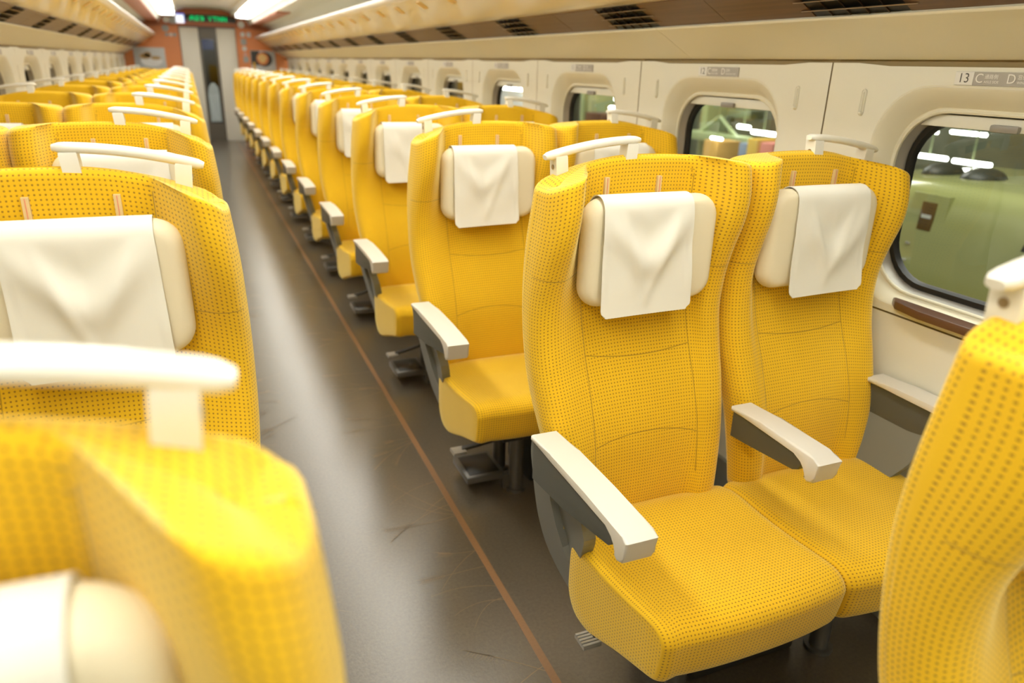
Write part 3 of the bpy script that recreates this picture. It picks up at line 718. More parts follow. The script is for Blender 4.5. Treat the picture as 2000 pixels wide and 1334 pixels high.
def back_mesh(outer, dw=0.0):
    """outer = -1: the low outer corner lies at -x"""
    def ztop(x):
        u = x * outer / 0.248   # +1 at outer edge
        z = interp([(-1.0, 1.218), (-.8, 1.224), (-.4, 1.229), (0, 1.230), (.3, 1.226), (.6, 1.212), (.82, 1.196), (.93, 1.186), (1.0, 1.172)], u)
        return z
    def half(z, WT, dw_):
        wo, yr, yf, yc, a = (interp(T, z) for T in (WT, YR_T, YF_T, YC_T, A_T)); wo += dw_
        ys = yr + 0.62 * (yf - yr)
        P = [(0, yr), (.5 * wo, yr + 0.001), (.84 * wo, yr - .002), (wo - .008, yr - .010), (wo - .001, yr - .026), (wo, yr * .5 + ys * .5), (wo - .001, ys),
             (wo - .012, ys * .35 + yf * .65), (wo - .028, yf + .002), (wo - .046, yf), (wo - .066, yf * .86 + yc * .14), (a + .012, yf * .25 + yc * .75), (a - .012, yc * .97 + yf * .03), (a * .55, yc), (0, yc - .001)]
        return spline([Vector((x, y)) for x, y in P], 4)
    levels = []
    zs = [.42 + (1.21 - .42) * i / 46 for i in range(47)]
    r = 0.017
    NZ = 0.0
    def section(znom):
        ho = half(znom, WO_T, dw); hi_ = half(znom, WI_T, 0.0)
        hp, hn = (ho, hi_) if outer > 0 else (hi_, ho)
        full = [(p.x, p.y) for p in hp] + [(-p.x, p.y) for p in hn[-2:0:-1]]
        return full
    bm = bmesh.new(); uvl = bm.loops.layers.uv.new('UVMap')
    rings = []; info = []
    s0 = section(.95); arc = [0.0]
    for (x1, y1), (x2, y2) in zip(s0, s0[1:] + s0[:1]): arc.append(arc[-1] + math.hypot(x2 - x1, y2 - y1))
    N = len(s0); mid = arc[N // 2]
    def ring(t, th=None):
        out = []
        znom = .42 + (1.225 - r - .42) * min(t, 1.0)
        sec = section(znom)
        for i, (x, y) in enumerate(sec):
            zt = ztop(x); z = .42 + (zt - r - .42) * t
            front = (N // 2 - N * 0.27) < i < (N // 2 + N * 0.27)
            if th is not None:
                c = r * (1 - math.cos(th)); z += r * math.sin(th)
                wx = 0.248; x2 = x * (wx - c) / wx
                ym = -0.031 - 0.05 * min(1, max(0, (abs(x) / 0.248 - .5) / .4))
                y2 = y + c if y < ym else y - c
                if abs(y - ym) < c: y2 = ym
                x, y = x2, y2
            out.append((x, y, z))
        return out
    ts = [i / 46 for i in range(47)]
    for t in ts: rings.append(ring(t))
    for q in (15, 30, 45, 60, 75, 90): rings.append(ring(1.0, math.radians(q)))
    last = rings[-1]; fin = []; fin2 = []
    for (x, y, z) in last:
        ym = -0.031 - 0.05 * min(1, max(0, (abs(x) / 0.248 - .5) / .4))
        fin.append((x * .97, y * .5 + ym * .5, z + .0012)); fin2.append((x * .93, ym, z + .0015))
    rings += [fin, fin2]
    V = [[bm.verts.new(q) for q in rg] for rg in rings]
    vz = [0.0]
    for a, b_ in zip(rings, rings[1:]): vz.append(vz[-1] + (Vector(b_[N // 2]) - Vector(a[N // 2])).length)
    for j in range(len(V) - 1):
        for i in range(N):
            i2 = (i + 1) % N
            f = bm.faces.new((V[j][i], V[j][i2], V[j + 1][i2], V[j + 1][i]))
            for lp, (ii, jj) in zip(f.loops, ((i, j), (i + 1, j), (i + 1, j + 1), (i, j + 1))):
                lp[uvl].uv = (arc[ii] - mid, vz[jj]) if j < 49 else (lp.vert.co.x, lp.vert.co.y)
    bm.faces.new(V[0][::-1])
    # plush faces: keep smooth
    for f in bm.faces: f.smooth = True
    bmesh.ops.recalc_face_normals(bm, faces=bm.faces)
    me = bpy.data.meshes.new('backrest'); bm.to_mesh(me); bm.free(); me.materials.append(FAB_BACK); return me

def cushion_mesh(outer):
    prof = [(-.165, .425), (-.19, .442), (-.23, .449), (-.32, .449), (-.42, .453), (-.52, .459), (-.565, .459), (-.594, .449), (-.607, .431), (-.607, .41), (-.600, .36), (-.588, .335), (-.57, .326), (-.54, .318), (-.42, .290), (-.32, .262), (-.26, .250), (-.20, .26), (-.165, .30), (-.160, .36)]
    pr = []
    P = [Vector(q) for q in prof]; n = len(P)
    for i in range(n):
        p0, p1, p2, p3 = P[i - 1], P[i], P[(i + 1) % n], P[(i + 2) % n]
        for k in range(4):
            t = k / 4
            pr.append(0.5 * ((2 * p1) + (p2 - p0) * t + (2 * p0 - 5 * p1 + 4 * p2 - p3) * t * t + (3 * p1 - p0 - 3 * p2 + p3) * t ** 3))
    N = len(pr); arc = [0.0]
    for a, b_ in zip(pr, pr[1:] + pr[:1]): arc.append(arc[-1] + (b_ - a).length)
    cen = Vector((-.40, .37))
    # x stations; outer side at outer*0.232, inner at -outer*0.243
    bm = bmesh.new(); uvl = bm.loops.layers.uv.new('UVMap')
    xo, xi = -0.228, 0.239
    r = 0.028
    st = []
    for q in (90, 75, 60, 45, 30, 15): st.append((xo + r * (1 - math.sin(math.radians(q))), r * 0.55 * (1 - math.cos(math.radians(q)))))
    for i in range(19): st.append((xo + r + (xi - xo - 2 * r) * i / 18, 0))
    for q in (15, 30, 45, 60, 75, 90): st.append((xi - r * (1 - math.sin(math.radians(q))), r * 0.55 * (1 - math.cos(math.radians(q)))))
    rings = []
    for x, ins in st:
        u = (x - (xo + xi) / 2) / ((xi - xo) / 2)
        ring = []
        for p in pr:
            q = Vector((p.x, p.y))
            # bow of the front edge and slight crown
            fr = max(0, min(1, (-q.x - .45) / .15)); q.x += 0.020 * fr * abs(u) ** 2.4
            top = max(0, min(1, (q.y - .40) / .04)); q.y -= 0.004 * top * abs(u) ** 2 ; q.y -= 0.006 * top * (1 - u * u) * max(0, 1 - abs(q.x + .35) / .2)
            dirv = (cen - q); dirv = Vector((dirv.x * .55, dirv.y)) ; 
            if dirv.length > 0: q = q + dirv.normalized() * ins
            xx = x
            if x < (xo + xi) / 2:   # outer side stands in front of the side panel and narrows to the front
                k_ = max(0, min(1, (xo + 0.05 - x) / 0.03)); q.x = q.x * (1 - k_) + k_ * (-.618 + (q.x + .618) * (.368 / .453))
                g_ = max(0, min(1, (xo + 0.20 - x) / 0.20)); xx += 0.020 * g_ * max(0, min(1, (-q.x - .25) / .35))
            ring.append((xx if outer < 0 else -xx, q.x, q.y))
        rings.append(ring)
    V = [[bm.verts.new(q) for q in rg] for rg in rings]
    xs = [s_[0] for s_ in st]
    for j in range(len(V) - 1):
        for i in range(N):
            f = bm.faces.new((V[j][i], V[j][(i + 1) % N], V[j + 1][(i + 1) % N], V[j + 1][i]))
            for lp, (ii, jj) in zip(f.loops, ((i, j), (i + 1, j), (i + 1, j + 1), (i, j + 1))): lp[uvl].uv = (xs[jj], arc[ii])
    for Vr in (V[0], V[-1]):   # sides
        prev = Vr; cc = Vector((Vr[0].co.x, -.40, .372))
        for sc in (.75, .4, .0001):
            nxt = []
            for v in Vr:
                yy, zz = cc.y + (v.co.y - cc.y) * sc, cc.z + (v.co.z - cc.z) * sc
                xx = cc.x
                if Vr is V[0]: xx = xo + 0.020 * max(0, min(1, (-yy - .25) / .35)); xx = xx if outer < 0 else -xx
                nxt.append(bm.verts.new((xx, yy, zz)))
            for i in range(N):
                f = bm.faces.new((prev[i], prev[(i + 1) % N], nxt[(i + 1) % N], nxt[i]))
                for lp in f.loops: lp[uvl].uv = (lp.vert.co.y, lp.vert.co.z)
            prev = nxt
    for f in bm.faces: f.smooth = True
    bmesh.ops.recalc_face_normals(bm, faces=bm.faces)
    me = bpy.data.meshes.new('seat_cushion'); bm.to_mesh(me); bm.free(); me.materials.append(FAB_CUSH); return me

def pillow_mesh():
    bm = bmesh.new(); rings = []
    hw, hz, rc, T = 0.166, 0.118, 0.048, 0.062
    base = []
    for cx_, cz_, a0 in ((hw - rc, hz - rc, 0), (-hw + rc, hz - rc, 90), (-hw + rc, -hz + rc, 180), (hw - rc, -hz + rc, 270)):
        for k in range(9):
            a = math.radians(a0 + 90 * k / 8); base.append((cx_ + rc * math.cos(a), cz_ + rc * math.sin(a)))
    def ring(s_in, y):
        out = []
        for x, z in base:
            L = math.hypot(x, z); f = max(0.0, 1 - s_in / L)
            xx, zz = x * f, z * f
            bow = -0.16 * xx * xx    # ends come forward a little
            out.append((xx, y + bow, zz * (1 + 0.0) + 0.0))
        return out
    h = T / 2
    for q in range(-90, 91, 15):
        a = math.radians(q); rings.append(ring(0.026 * (1 - math.cos(a)), -h * math.sin(a) * (1 if q > 0 else 0.8)))
    for s_in in (0.045, 0.07, 0.10): rings.append(ring(s_in, -h - 0.004 * min(1, (s_in - .026) / .06)))
    V = [[bm.verts.new(q) for q in rg] for rg in rings]
    for A, B in zip(V, V[1:]):
        for i in range(len(A)): bm.faces.new((A[i], A[(i + 1) % len(A)], B[(i + 1) % len(A)], B[i]))
    bm.faces.new(V[0]); bm.faces.new(V[-1][::-1])
    return from_bm(bm, 'headrest', True, 80)

def cover_mesh(v_id):
    """cloth laid over the headrest; x across, hanging down in front"""
    rnd = random.Random(v_id * 17 + 3); bm = bmesh.new()
    path = [(.030, .050), (.030, .095), (.020, .113), (.004, .1210), (-.015, .1200), (-.029, .111), (-.0365, .095), (-.040, .06), (-.0415, .0), (-.044, -.055), (-.047, -.098), (-.051, -.130)]
    path = spline([Vector(q) for q in path], 5); NU = 44
    arc = [0.0]
    for a, b_ in zip(path, path[1:]): arc.append(arc[-1] + (b_ - a).length)
    L0 = arc[30]; LT = arc[-1] - L0
    dep = (0.50, 0.62, 0.42, 0.55)[v_id % 4]; amp = (0.013, 0.008, 0.010, 0.006)[v_id % 4]; off = (0.0, 0.12, -0.10, 0.05)[v_id % 4]
    ph = rnd.uniform(0, 6)
    V = []
    for j, p in enumerate(path):
        v = (arc[j] - L0) / LT; row = []
        for i in range(NU + 1):
            u = -1 + 2 * i / NU
            hwid = 0.110 + 0.004 * max(0, v); x = u * hwid + 0.004 * max(0, v)
            y, z = p.x, p.y
            if v > 0.0:
                e = math.sin(math.pi * min(1, v * 1.05)) ** 0.8 if v < .95 else 0
                uu = u - off
                d = v - (dep - 0.62 * (math.sqrt(uu * uu + 0.06) - 0.245))           # V shaped swag
                y -= amp * e * math.exp(-(d / 0.15) ** 2) * (1 - abs(u) ** 4)
                d2 = v - (dep * .55 - 0.5 * abs(uu)); y += amp * .55 * e * math.exp(-(d2 / 0.16) ** 2)
                g = math.exp(-((u - 0.72 + v * 0.9) / 0.11) ** 2); y -= 0.5 * amp * g * e
                g = math.exp(-((u + 0.62 - v * 0.7) / 0.09) ** 2); y -= 0.4 * amp * g * e
                y += 0.0015 * math.sin(5 * u + 7 * v + ph) * e
            z -= 0.006 * (0.5 - 0.5 * u) * max(0, v) * (0.6 + 0.2 * (v_id % 3)) 
            if abs(u) > .9 and v > 0.3: y -= 0.0015 * math.sin(9 * v + ph)
            row.append(bm.verts.new((x, y - 0.16 * x * x, z)))
        V.append(row)
    nj = len(V)
    for j in range(nj - 1):
        for i in range(NU):
            if j >= nj - 3 and (i < (1 if j == nj - 3 else 2) or i >= NU - (1 if j == nj - 3 else 2)) and False: continue
            bm.faces.new((V[j][i], V[j][i + 1], V[j + 1][i + 1], V[j + 1][i]))
    # clipped lower corners
    c = 0.012
    for side_ in (0, NU):
        x0 = V[-1][side_].co.x; s = -1 if side_ == 0 else 1
        for k in range(4):
            row = V[-1 - k]
            lim = abs(x0) - max(0, c - (row[0].co.z - V[-1][0].co.z) * 1.0)
            for v in row:
                if v.co.x * s > lim: v.co.x = s * lim
    # thickness
    bmesh.ops.recalc_face_normals(bm, faces=bm.faces)
    r = bmesh.ops.solidify(bm, geom=list(bm.faces), thickness=0.0018)
    me = from_bm(bm, 'headrest_cover', True, 60); return me

def seg_curve(f, n): return [f(i / n) for i in range(n + 1)]
def handle_parts(o):
    """o = sign of outer side (x)"""
    bm = bmesh.new()
    xs0, xs1 = 0.222, -0.002
    pts = []
    for i in range(25):
        t = i / 24; u = xs0 + (xs1 - xs0) * t
        z = 1.2275 + 0.0335 * (1 - (1 - t) ** 1.9); pts.append((o * u, -0.028, z))
    rad = [1.0] * 25
    for i, r_ in ((0, .62), (1, .93), (2, 1.0), (24, .6), (23, .93)): rad[i] = r_
    add_tube(bm, pts, rad, 16, (0.0165, 0.0087))
    bar = from_bm(bm, 'grab_handle', True, 50)
    posts = []; screws = []
    for (uc, zt, zb) in ((0.188, 1.234, 1.180), (0.022, 1.255, 1.205)):
        bm = bmesh.new()
        add_prism(bm, [(o * (uc - 0.0135), -0.012), (o * (uc + 0.0135), -0.012), (o * (uc + 0.0135), -0.044), (o * (uc - 0.0135), -0.044)], 2, zb, zt, 0.004)
        for v in bm.verts:
            f = (v.co.z - zb) / (zt - zb); v.co.x += (o * uc - v.co.x) * 0.0 + o * 0.004 * (f - .5) * (1 if uc > .1 else -1)
        posts.append(from_bm(bm, 'handle_post', True, 50))
        bm = bmesh.new(); sx = 1 if uc > .1 else -1
        xe = o * (uc + sx * 0.0135)
        zc = zt - 0.026
        add_cyl(bm, (xe - o * sx * 0.002, -0.028, zc), (xe + o * sx * 0.0018, -0.028, zc), 0.0052, 16)
        screws.append(from_bm(bm, 'screw', True, 50))
    return bar, posts, screws

def pad_mesh(x0, x1, yb, yf, ztop, cap=True):
    pts = [(yb, ztop - .002), (yb - .10, ztop + .003), (yb - .25, ztop + .002), (yf + .02, ztop - .004), (yf, ztop - .008), (yf + .010, ztop - .045), (yf + .014, ztop - .056), (yf + .030, ztop - .062), (yf + .040, ztop - .056), (yf + .036, ztop - .034), (yf + .050, ztop - .020), (yf + .075, ztop - .016), (yb - .1, ztop - .012), (yb, ztop - .014)]
    bm = bmesh.new(); add_prism(bm, pts, 0, x0, x1, 0.006, seg=3); return from_bm(bm, 'armrest_top', True, 40)
def beam_mesh(x0, x1, yb, yf, ztop, leg):
    if leg: pts = [(yb, ztop - .012), (yf + .06, ztop - .014), (yf + .050, ztop - .022), (yf + .042, ztop - .034), (yf + .050, ztop - .050), (yf + .06, ztop - .058), (yf + .24, ztop - .092), (yf + .32, ztop - .100), (yb, ztop - .108)]
    else: pts = [(yb, ztop - .012), (yf + .06, ztop - .014), (yf + .048, ztop - .022), (yf + .042, ztop - .036), (yf + .050, ztop - .052), (yf + .065, ztop - .060), (yb - .05, ztop - .075), (yb, ztop - .08)]
    bm = bmesh.new(); add_prism(bm, pts, 0, x0, x1, 0.003); return from_bm(bm, 'armrest', True, 40)
def side_panel_mesh(o, darm=0.0):
    """support that leans inwards as it drops from the armrest to the frame; o = outer sign"""
    rear = spline([Vector(q) for q in ((-.162, .650), (-.130, .60), (-.104, .53), (-.075, .45), (-.055, .37), (-.058, .29), (-.100, .240), (-.165, .218), (-.23, .222))], 3)
    front = [(-.26, .27), (-.268, .34), (-.285, .40), (-.332, .475), (-.345, .50), (-.350, .54), (-.356, .578), (-.30, .60), (-.22, .63)]
    poly = [(p.x, p.y) for p in rear] + front
    inn = [(-.200, .560), (-.185, .50), (-.180, .43), (-.190, .37), (-.215, .33), (-.235, .345), (-.245, .42), (-.275, .47), (-.315, .515), (-.320, .555), (-.27, .578)]
    bm = bmesh.new()
    fs = add_prism(bm, poly, 0, 0.0, 0.028)
    outf = max(fs[:2], key=lambda f: f.calc_center_median().x)
    bmesh.ops.delete(bm, geom=[outf], context='FACES_ONLY')
    V1 = [bm.verts.new((.028, y, z)) for y, z in inn]
    oe = [e for e in bm.edges if len(e.link_faces) == 1]
    ie = [bm.edges.new((V1[i], V1[(i + 1) % len(V1)])) for i in range(len(V1))]
    bmesh.ops.triangle_fill(bm, use_beauty=True, use_dissolve=False, edges=oe + ie)
    cy_ = sum(y for y, z in inn) / len(inn); cz_ = sum(z for y, z in inn) / len(inn)
    V2 = [bm.verts.new((.013, cy_ + (v.co.y - cy_) * .86, cz_ + (v.co.z - cz_) * .90)) for v in V1]
    for i in range(len(V1)): bm.faces.new((V1[i], V1[(i + 1) % len(V1)], V2[(i + 1) % len(V1)], V2[i])).material_index = 1
    bm.faces.new(V2).material_index = 1
    for v in bm.verts:
        x = .288 - darm - max(0, (.65 - v.co.z)) * .27 - (.028 - v.co.x); v.co.x = o * x
    bmesh.ops.recalc_face_normals(bm, faces=bm.faces)
    me = bpy.data.meshes.new('side_panel'); bm.to_mesh(me); bm.free(); return me

COVERS = [cover_mesh(i) for i in range(4)]
for me in COVERS: me.materials.append(CLOTH)
def build_seat(name, o, aisle, dw=0.0, dp=0.0, cs=0.0, darm=0.0):
    root = bpy.data.objects.new(name, None); root.empty_display_size = 0.05; link(root)
    mesh_obj_ = lambda n, me, m_, p=root: (me.materials.clear(), mesh_obj(n, me, m_, p))[1]
    b_ = bpy.data.objects.new('backrest', back_mesh(o, dw)); link(b_, root)
    c_ = bpy.data.objects.new('seat_cushion', cushion_mesh(o)); link(c_, root)
    for x in (-0.066 + o * .016, 0.066 + o * .016):
        bm = bmesh.new(); add_box(bm, (x - 0.0055, -0.0515, 1.12), (x + 0.0055, -0.040, 1.186), 0.0008)
        s_ = obj('headrest_strap', bm, STRAP, root, smooth=False)
        bm = bmesh.new(); add_box(bm, (x - 0.0007, -0.0523, 1.121), (x + 0.0007, -0.0513, 1.184)); obj('red_thread', bm, REDT, s_, smooth=False)
    pl = mesh_obj_('headrest', pillow_mesh(), PILLOW); pl.location = (dp, -0.096, 1.035); pl['label'] = 'cream leather headrest pillow'
    cv = bpy.data.objects.new('headrest_cover', COVERS[0]); link(cv, pl); cv.location = (o * cs, 0, 0); cv['label'] = 'white cloth draped over the headrest'
    bar, posts, screws = handle_parts(o)
    h = mesh_obj_('grab_handle', bar, HANDLE); h['label'] = 'ivory grab handle on top of the backrest'
    for pm, sm in zip(posts, screws):
        q = mesh_obj_('handle_post', pm, HANDLE, h)
        q = mesh_obj_('screw', sm, SCREW, h)
    # armrest on the outer side
    x0, x1 = sorted((o * (.227 - darm), o * (.292 - darm))); xb0, xb1 = sorted((o * (.238 - darm), o * (.286 - darm)))
    ar = mesh_obj_('armrest', beam_mesh(xb0, xb1, -.165, -.555, .662, True), GREYD)
    mesh_obj_('armrest_top', pad_mesh(x0, x1, -.162, -.565, .662), PAD, ar)['label'] = 'ivory armrest top'
    mesh_obj('side_panel', side_panel_mesh(o, darm), [GREY, RECESS], root)
    if aisle:
        x0, x1 = sorted((-o * .215, -o * .278)); xb0, xb1 = sorted((-o * .222, -o * .271))
        ar = mesh_obj_('armrest', beam_mesh(xb0, xb1, -.195, -.465, .664, False), GREYD)
        mesh_obj_('armrest_top', pad_mesh(x0, x1, -.192, -.478, .664), PAD, ar)['label'] = 'ivory armrest top'
    return root
def copy_tree(o, parent=None, var=0):
    c = o.copy(); COL.objects.link(c)
    if parent is not None: c.parent = parent
    if o.name.startswith('headrest_cover'): c.data = COVERS[var % 4]
    for ch in list(o.children): copy_tree(ch, c, var)
    return c

# keys: (outer sign, aisle?)
SX = {('R', 'aisle'): 0.550, ('R', 'window'): 1.030, ('L', 'aisle'): -0.550, ('L', 'window'): -1.030}
PRM = {('R', 'aisle'): dict(cs=.022), ('R', 'window'): dict(cs=.008, dw=-.004, darm=.030), ('L', 'aisle'): dict(dw=.008, dp=.012, cs=.012, darm=.035), ('L', 'window'): dict(cs=.008, dw=-.004, darm=.030)}
OUT = {('R', 'aisle'): -1, ('R', 'window'): 1, ('L', 'aisle'): 1, ('L', 'window'): -1}
protos = {}
for key in SX: protos[key] = build_seat('train_seat', OUT[key], key[1] == 'aisle', **PRM[key])
nlab = 0
VAR = {('R', 'aisle', 1): 0, ('R', 'window', 1): 1, ('R', 'aisle', 2): 2, ('L', 'aisle', 1): 0, ('R', 'aisle', 3): 3}
first = {k: True for k in protos}
for key in SX:
    side, pos = key
    for j in range(NROW):
        x, y = SX[key], rowy(j)
        if not seen([(x + dx, y + dy, z) for dx in (-.3, 0, .3) for dy in (-.6, 0) for z in (.4, .8, 1.2)], 40): continue
        v = VAR.get((side, pos, j), (j * 3 + (pos == 'window') * 2 + (side == 'L')) % 4)
        o = protos[key] if first[key] else copy_tree(protos[key], None, v)
        if first[key]:
            first[key] = False
            for ch in o.children:
                for g in ch.children:
                    if g.name.startswith('headrest_cover'): g.data = COVERS[v % 4]
            master = o
        o.location = (x, y, 0)
        sd = 'right' if side == 'R' else 'left'
        if j == 0: where = 'blurred nearest row at the %s edge' % ('right' if side == 'R' else 'lower left')
        elif j == 1: where = 'the front complete row, %s of the aisle' % sd
        elif j == NROW - 1: where = 'the last row by the end wall, %s of the aisle' % sd
        else: where = '%s row from the camera, %s of the aisle' % (ordinal(j + 1), sd)
        tag(o, 'yellow dotted %s seat in %s' % (pos, where), 'seat', 'yellow train seats in rows')
    if first[key]:
        for ob in [protos[key]] + list(protos[key].children_recursive): bpy.data.objects.remove(ob)

# ------------------------------------------------------------------ pedestals under the seat pairs
def pedestal(s):
    """origin at pair centre, s = -1 when the aisle is at -x"""
    r = bpy.data.objects.new('seat_pedestal', None); link(r)
    bm = bmesh.new(); add_cyl(bm, (0, 0, 0.0), (0, 0, 0.25), 0.024, 20); add_cyl(bm, (0, 0, 0.0), (0, 0, 0.010), 0.036, 20)
    lg = from_bm(bm, 'support_post', True, 50); lg.materials.append(STEEL)
    for x in (s * .225, -s * .225):
        for y in (-.36, -.20):
            q = bpy.data.objects.new('support_post', lg); q.location = (x, y, 0); link(q, r)
    bm = bmesh.new(); add_box(bm, (-.30, -.42, .225), (.30, -.16, .25), 0.005); obj('frame', bm, BLKPL, r)
    bm = bmesh.new(); add_box(bm, (-.16, -.34, 0.0), (.16, -.12, .23), 0.012); obj('turntable', bm, BLKPL, r)
    bm = bmesh.new(); add_box(bm, (s * .40 if s < 0 else .26, -.345, .040), (s * .26 if s < 0 else .40, -.180, .066), 0.006)
    fr = obj('footrest', bm, STEEL, r); fr['label'] = 'low grey metal footrest'
    bm = bmesh.new(); add_box(bm, (s * .385 if s < 0 else .275, -.328, .064), (s * .275 if s < 0 else .385, -.197, .0675), 0.001); obj('footrest_mat', bm, BLACK, fr)
    bm = bmesh.new(); add_box(bm, (s * .27 if s < 0 else .20, -.355, .0), (s * .20 if s < 0 else .27, -.325, .060), 0.004); obj('footrest_arm', bm, STEEL, fr)
    # release pedal
    bm = bmesh.new()
    for i in range(5): add_box(bm, (s * .392 - .024, -.226 - .0235 + i * .0098, .110), (s * .392 + .024, -.226 - .0235 + i * .0098 + .0072, .1175), 0.0012)
    add_box(bm, (s * .392 - .024, -.250, .105), (s * .392 + .024, -.202, .1115))
    pd = obj('pedal', bm, ALU, r); pd['label'] = 'ribbed aluminium release pedal'
    bm = bmesh.new(); add_tube(bm, [(s * .375, -.217, .114), (s * .33, -.235, .130), (s * .27, -.27, .16), (s * .22, -.30, .235)], 0.010, 10, (1.4, .7)); obj('pedal_arm', bm, BLKPL, pd)
    return r
for s, sx, sd in ((-1, 0.795, 'right'), (1, -0.795, 'left')):
    pr = None
    for j in range(NROW):
        y = rowy(j)
        if not seen([(sx + dx, y - .3, .1) for dx in (-.45, 0, .45)], 20): continue
        if sd == 'left' and j > 1: continue
        o = pedestal(s) if pr is None else copy_tree(pr)
        if pr is None and j > 1: pr = o
        if j <= 1:      # the nearest pairs have no footrest folded down behind the row in front
            for ch in list(o.children):
                if ch.name.startswith('footrest'):
                    for g in list(ch.children): bpy.data.objects.remove(g)
                    bpy.data.objects.remove(ch)
        o.location = (sx, y, 0)
        tag(o, 'dark seat pedestal under the %s row from the camera, %s of aisle' % (ordinal(j + 1), sd), 'seat base', 'pedestals under the seats')

# ------------------------------------------------------------------ outside the right windows: a pale green train in a lit depot
GT = mat('pale_green_train_paint', (0.40, 0.42, 0.165), 0.2, spec=0.6, coat=0.4)
GTD = mat('dark_green_gap', (0.10, 0.11, 0.04), 0.5)
DKGL = mat('dark_cab_glass', (0.02, 0.022, 0.02), 0.1)
DEP = mat('depot_green_grey', (0.30, 0.34, 0.20), 0.6)
OX = 3.4
tr = empty('green_train', (OX, 0.0, 0.0)); tag(tr, 'pale green train with a cab door standing outside the nearest right window', 'train')
bm = bmesh.new(); rings = []
for i in range(31):
    y = -7.0 + i * 0.37 if i < 28 else 3.36 + (i - 27) * 0.13
    t = max(0.0, (i - 27) / 3); k_ = 1 - 0.10 * t * t
    ring = []
    for q in range(29):
        a = math.pi * q / 28; c, sn = math.cos(a), math.sin(a)
        ring.append((0.80 - 0.785 * k_ * math.copysign(abs(c) ** 0.14, c), y, -1.40 + (2.255 * (.3 + .7 * k_)) * abs(sn) ** 0.30))
    rings.append(ring)
V = [[bm.verts.new(q) for q in rg] for rg in rings]
for A, B in zip(V, V[1:]):
    for i in range(28): bm.faces.new((A[i], A[i + 1], B[i + 1], B[i]))
bm.faces.new(V[0]); bm.faces.new(V[-1][::-1])
obj('body', bm, GT, tr, sharp=60)
bm = bmesh.new()
add_prism(bm, [(2.82, -1.2), (2.82, .50), (2.80, .56), (2.80, .79), (3.03, .79), (3.03, .56), (3.01, .50), (3.01, -1.2)], 0, -0.004, 0.06, 0.006); dr = obj('cab_door', bm, GT, tr); dr.rotation_euler = (0, 0.06, 0); dr.location = (0.02, 0, 0)
bm = bmesh.new(); add_box(bm, (-0.012, 2.865, 0.585), (0.01, 2.955, 0.745), 0.004); obj('door_window', bm, mat('door_window_glass', (0.14, 0.075, 0.02), 0.2), dr)
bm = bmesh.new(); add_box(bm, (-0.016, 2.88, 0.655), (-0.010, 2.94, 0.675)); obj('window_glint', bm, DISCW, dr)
for yy in (2.815, 3.018):
    bm = bmesh.new(); add_box(bm, (-0.009, yy - 0.007, -1.2), (0.04, yy + 0.007, .54)); obj('door_gap', bm, GTD, dr, smooth=False)
for zz in (0.49, 0.39):
    bm = bmesh.new(); add_box(bm, (-0.02, 2.965, zz), (0.01, 2.995, zz + 0.015), 0.004); obj('door_grip', bm, ALU, dr)
for yy, rr in ((3.25, .085), (2.98, .105)):
    bm = bmesh.new(); bmesh.ops.create_uvsphere(bm, u_segments=20, v_segments=12, radius=1.0)
    for v in bm.verts: v.co = Vector((0.55 + v.co.x * .16, yy + v.co.y * rr, .84 + v.co.z * .075))
    obj('roof_fitting', bm, mat('dark_roof_fitting', (0.05, 0.055, 0.04), 0.4), tr)
bm = bmesh.new(); add_prism(bm, [(2.32, .60), (2.30, .68), (2.2, .76), (1.8, .76), (1.8, .60)], 0, -0.0, 0.14, 0.01); obj('cab_window', bm, DKGL, tr)
# depot beyond
for (lx, ly_, lz, pw) in ((2.9, 1.5, 4.4, 230), (5.0, 9.0, 4.4, 420), (5.5, 18.0, 4.4, 420), (-4.0, 8.0, 4.4, 60)):  # unseen area lights, added to brighten the view outside
    ld = bpy.data.lights.new('depot_fill', 'AREA'); ld.shape = 'RECTANGLE'; ld.size = 2.5; ld.size_y = 5.0; ld.energy = pw; ld.color = (1, 0.98, 0.9)
    lo = bpy.data.objects.new('depot_fill', ld); link(lo); lo.location = (lx, ly_, lz); tag(lo, kind='structure')
bm = bmesh.new(); add_box(bm, (2.0, -8, -1.5), (30, 60, -1.45)); tag(obj('floor_outside', bm, mat('depot_floor', (0.16, 0.16, 0.12), 0.5), smooth=False), kind='structure')
bm = bmesh.new(); add_box(bm, (12.0, -8, -1.5), (12.2, 60, 6)); tag(obj('wall_depot', bm, mat('depot_wall', (0.20, 0.22, 0.14), 0.7, vary=0.8, vscale=1.1), smooth=False), kind='structure')
bm = bmesh.new(); add_box(bm, (2.0, -8, 4.6), (30, 60, 4.7)); tag(obj('roof_depot', bm, mat('depot_roof', (0.12, 0.12, 0.08), 0.7), smooth=False), kind='structure')
bm = bmesh.new(); add_box(bm, (-6.2, -8, -1.5), (-6.0, 60, 6)); tag(obj('wall_depot_far', bm, mat('depot_wall_left', (0.16, 0.17, 0.15), 0.7, vary=0.5, vscale=0.9), smooth=False), kind='structure')
CM = {'yellow': mat('yellow_box', (0.78, 0.52, 0.10), 0.5), 'pink': mat('pink_panel', (0.75, 0.26, 0.20), 0.5), 'blue': mat('blue_panel', (0.22, 0.30, 0.42), 0.5), 'brown': mat('brown_cabinet', (0.13, 0.055, 0.035), 0.5),
      'orange': mat('amber_box', (0.70, 0.42, 0.12), 0.5), 'green': mat('green_steel', (0.36, 0.44, 0.22), 0.5), 'dark': mat('dark_steel_panel', (0.06, 0.055, 0.035), 0.6), 'white': mat('white_panel_far', (0.85, 0.84, 0.78), 0.5)}
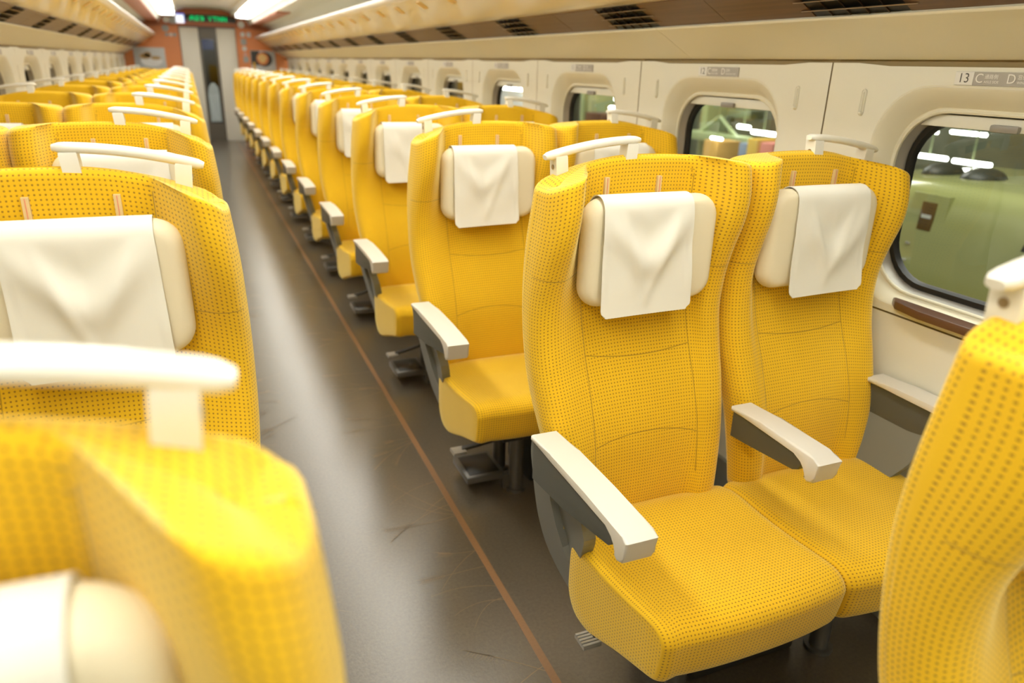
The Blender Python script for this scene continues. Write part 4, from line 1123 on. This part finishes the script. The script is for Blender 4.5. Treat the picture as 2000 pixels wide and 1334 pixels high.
for (ck, x, y0, y1, z0, z1, what) in (
    ('yellow', 6.0, 7.36, 7.55, -1.45, .64, 'narrow yellow box'), ('pink', 6.0, 7.08, 7.31, -1.45, .62, 'pink panel'), ('blue', 6.2, 7.78, 7.94, -1.45, .55, 'blue box'),
    ('brown', 6.6, 8.28, 8.6, -1.45, .45, 'brown cabinet'), ('orange', 6.1, 8.25, 8.56, -1.45, .53, 'amber box'), ('dark', 7.5, 8.55, 8.9, -1.45, .86, 'dark panel'),
    ('green', 7.0, 13.3, 13.66, -1.45, 1.5, 'wide green column'), ('green', 7.4, 14.6, 14.75, -1.45, 1.5, 'thin green column'), ('yellow', 6.0, 10.7, 10.95, -1.45, .70, 'yellow box near the second window'), ('white', 6.5, 15.6, 17.2, -1.45, 1.02, 'white panel seen in the fourth window'),
    ('green', 7.6, 10.6, 10.72, -1.45, 4.6, 'green post'), ('green', 7.0, 9.75, 9.9, -1.45, 4.6, 'pale green post'), ('brown', 6.6, 12.4, 13.0, -1.45, .62, 'long brown cabinet'), ('green', 8.5, 18.0, 18.3, -1.45, 4.6, 'far green post'), ('dark', 6.0, 18.5, 20.0, -1.45, 2.0, 'large dark panel')):
    tall = z1 > 1.2
    bm = bmesh.new(); add_box(bm, (-.2, y0 - (y0 + y1) / 2, z0), (.2, y1 - (y0 + y1) / 2, z1), 0.02)
    o = obj('steel_column' if tall else 'equipment_box', bm, CM[ck], None, (x + .2, (y0 + y1) / 2, 0))
    tag(o, what + ' standing in the depot outside the right windows', 'column' if tall else 'box', 'things standing in the depot')
for i, (x, y, z, hh, ly2, ck) in enumerate(((6.9, 9.3, .48, .06, .62, 'green'), (8.4, 10.9, .74, .07, .65, 'green'), (9.0, 9.6, 1.02, .05, 1.6, 'green'), (7.8, 14.4, 1.25, .06, 2.2, 'green'), (8.2, 8.2, .98, .04, 2.0, 'dark'))):
    bm = bmesh.new(); add_box(bm, (-.15, -ly2, -hh), (.15, ly2, hh), .01); add_tube(bm, [(0, -ly2 * .8, 0), (0, 0, hh * 5), (0, ly2 * .8, 0)], .03, 6)
    add_box(bm, (-.03, -.03, -1.45 - z), (.03, .03, 0))
    o = obj('gantry_beam', bm, CM[ck], None, (x, y, z)); tag(o, '%s gantry beam outside, %s from the camera' % ('dark' if ck == 'dark' else 'pale green', ('first', 'second', 'third', 'fourth', 'fifth')[i]), 'beam', 'gantry beams in the depot')
tcache = {}
for k, (x, y0, y1, z, r_) in enumerate(((6.2, 4.95, 5.34, .688, .020), (6.2, 4.51, 4.88, .682, .020), (9.0, 6.6, 7.1, .735, .022), (9.0, 7.3, 7.75, .71, .022), (7.0, 8.2, 8.66, .617, .028), (7.0, 8.74, 8.98, .666, .028), (6.0, 8.05, 8.27, .58, .018),
         (8.0, 14.0, 14.68, .82, .045), (8.0, 14.85, 15.38, .613, .04), (7.0, 12.3, 12.75, .71, .035), (6.0, 14.5, 15.85, .972, .05))):
    t = empty('tube_lamp', (x, (y0 + y1) / 2, z)); L = (y1 - y0) / 2
    bm = bmesh.new(); add_tube(bm, [(0, -L, 0), (0, L, 0)], r_, 8); obj('tube', bm, OUTLAMP, t)
    bm = bmesh.new(); add_tube(bm, [(0, 0, r_ * .5), (0, 0, 4.6 - z)], 0.008, 6); obj('hanger', bm, CM['green'], t)
    tag(t, 'white tube lamp hanging outside the right windows, %s from the camera' % ordinal(k + 1), 'lamp', 'tube lamps in the depot')
print('objects', len(bpy.data.objects))
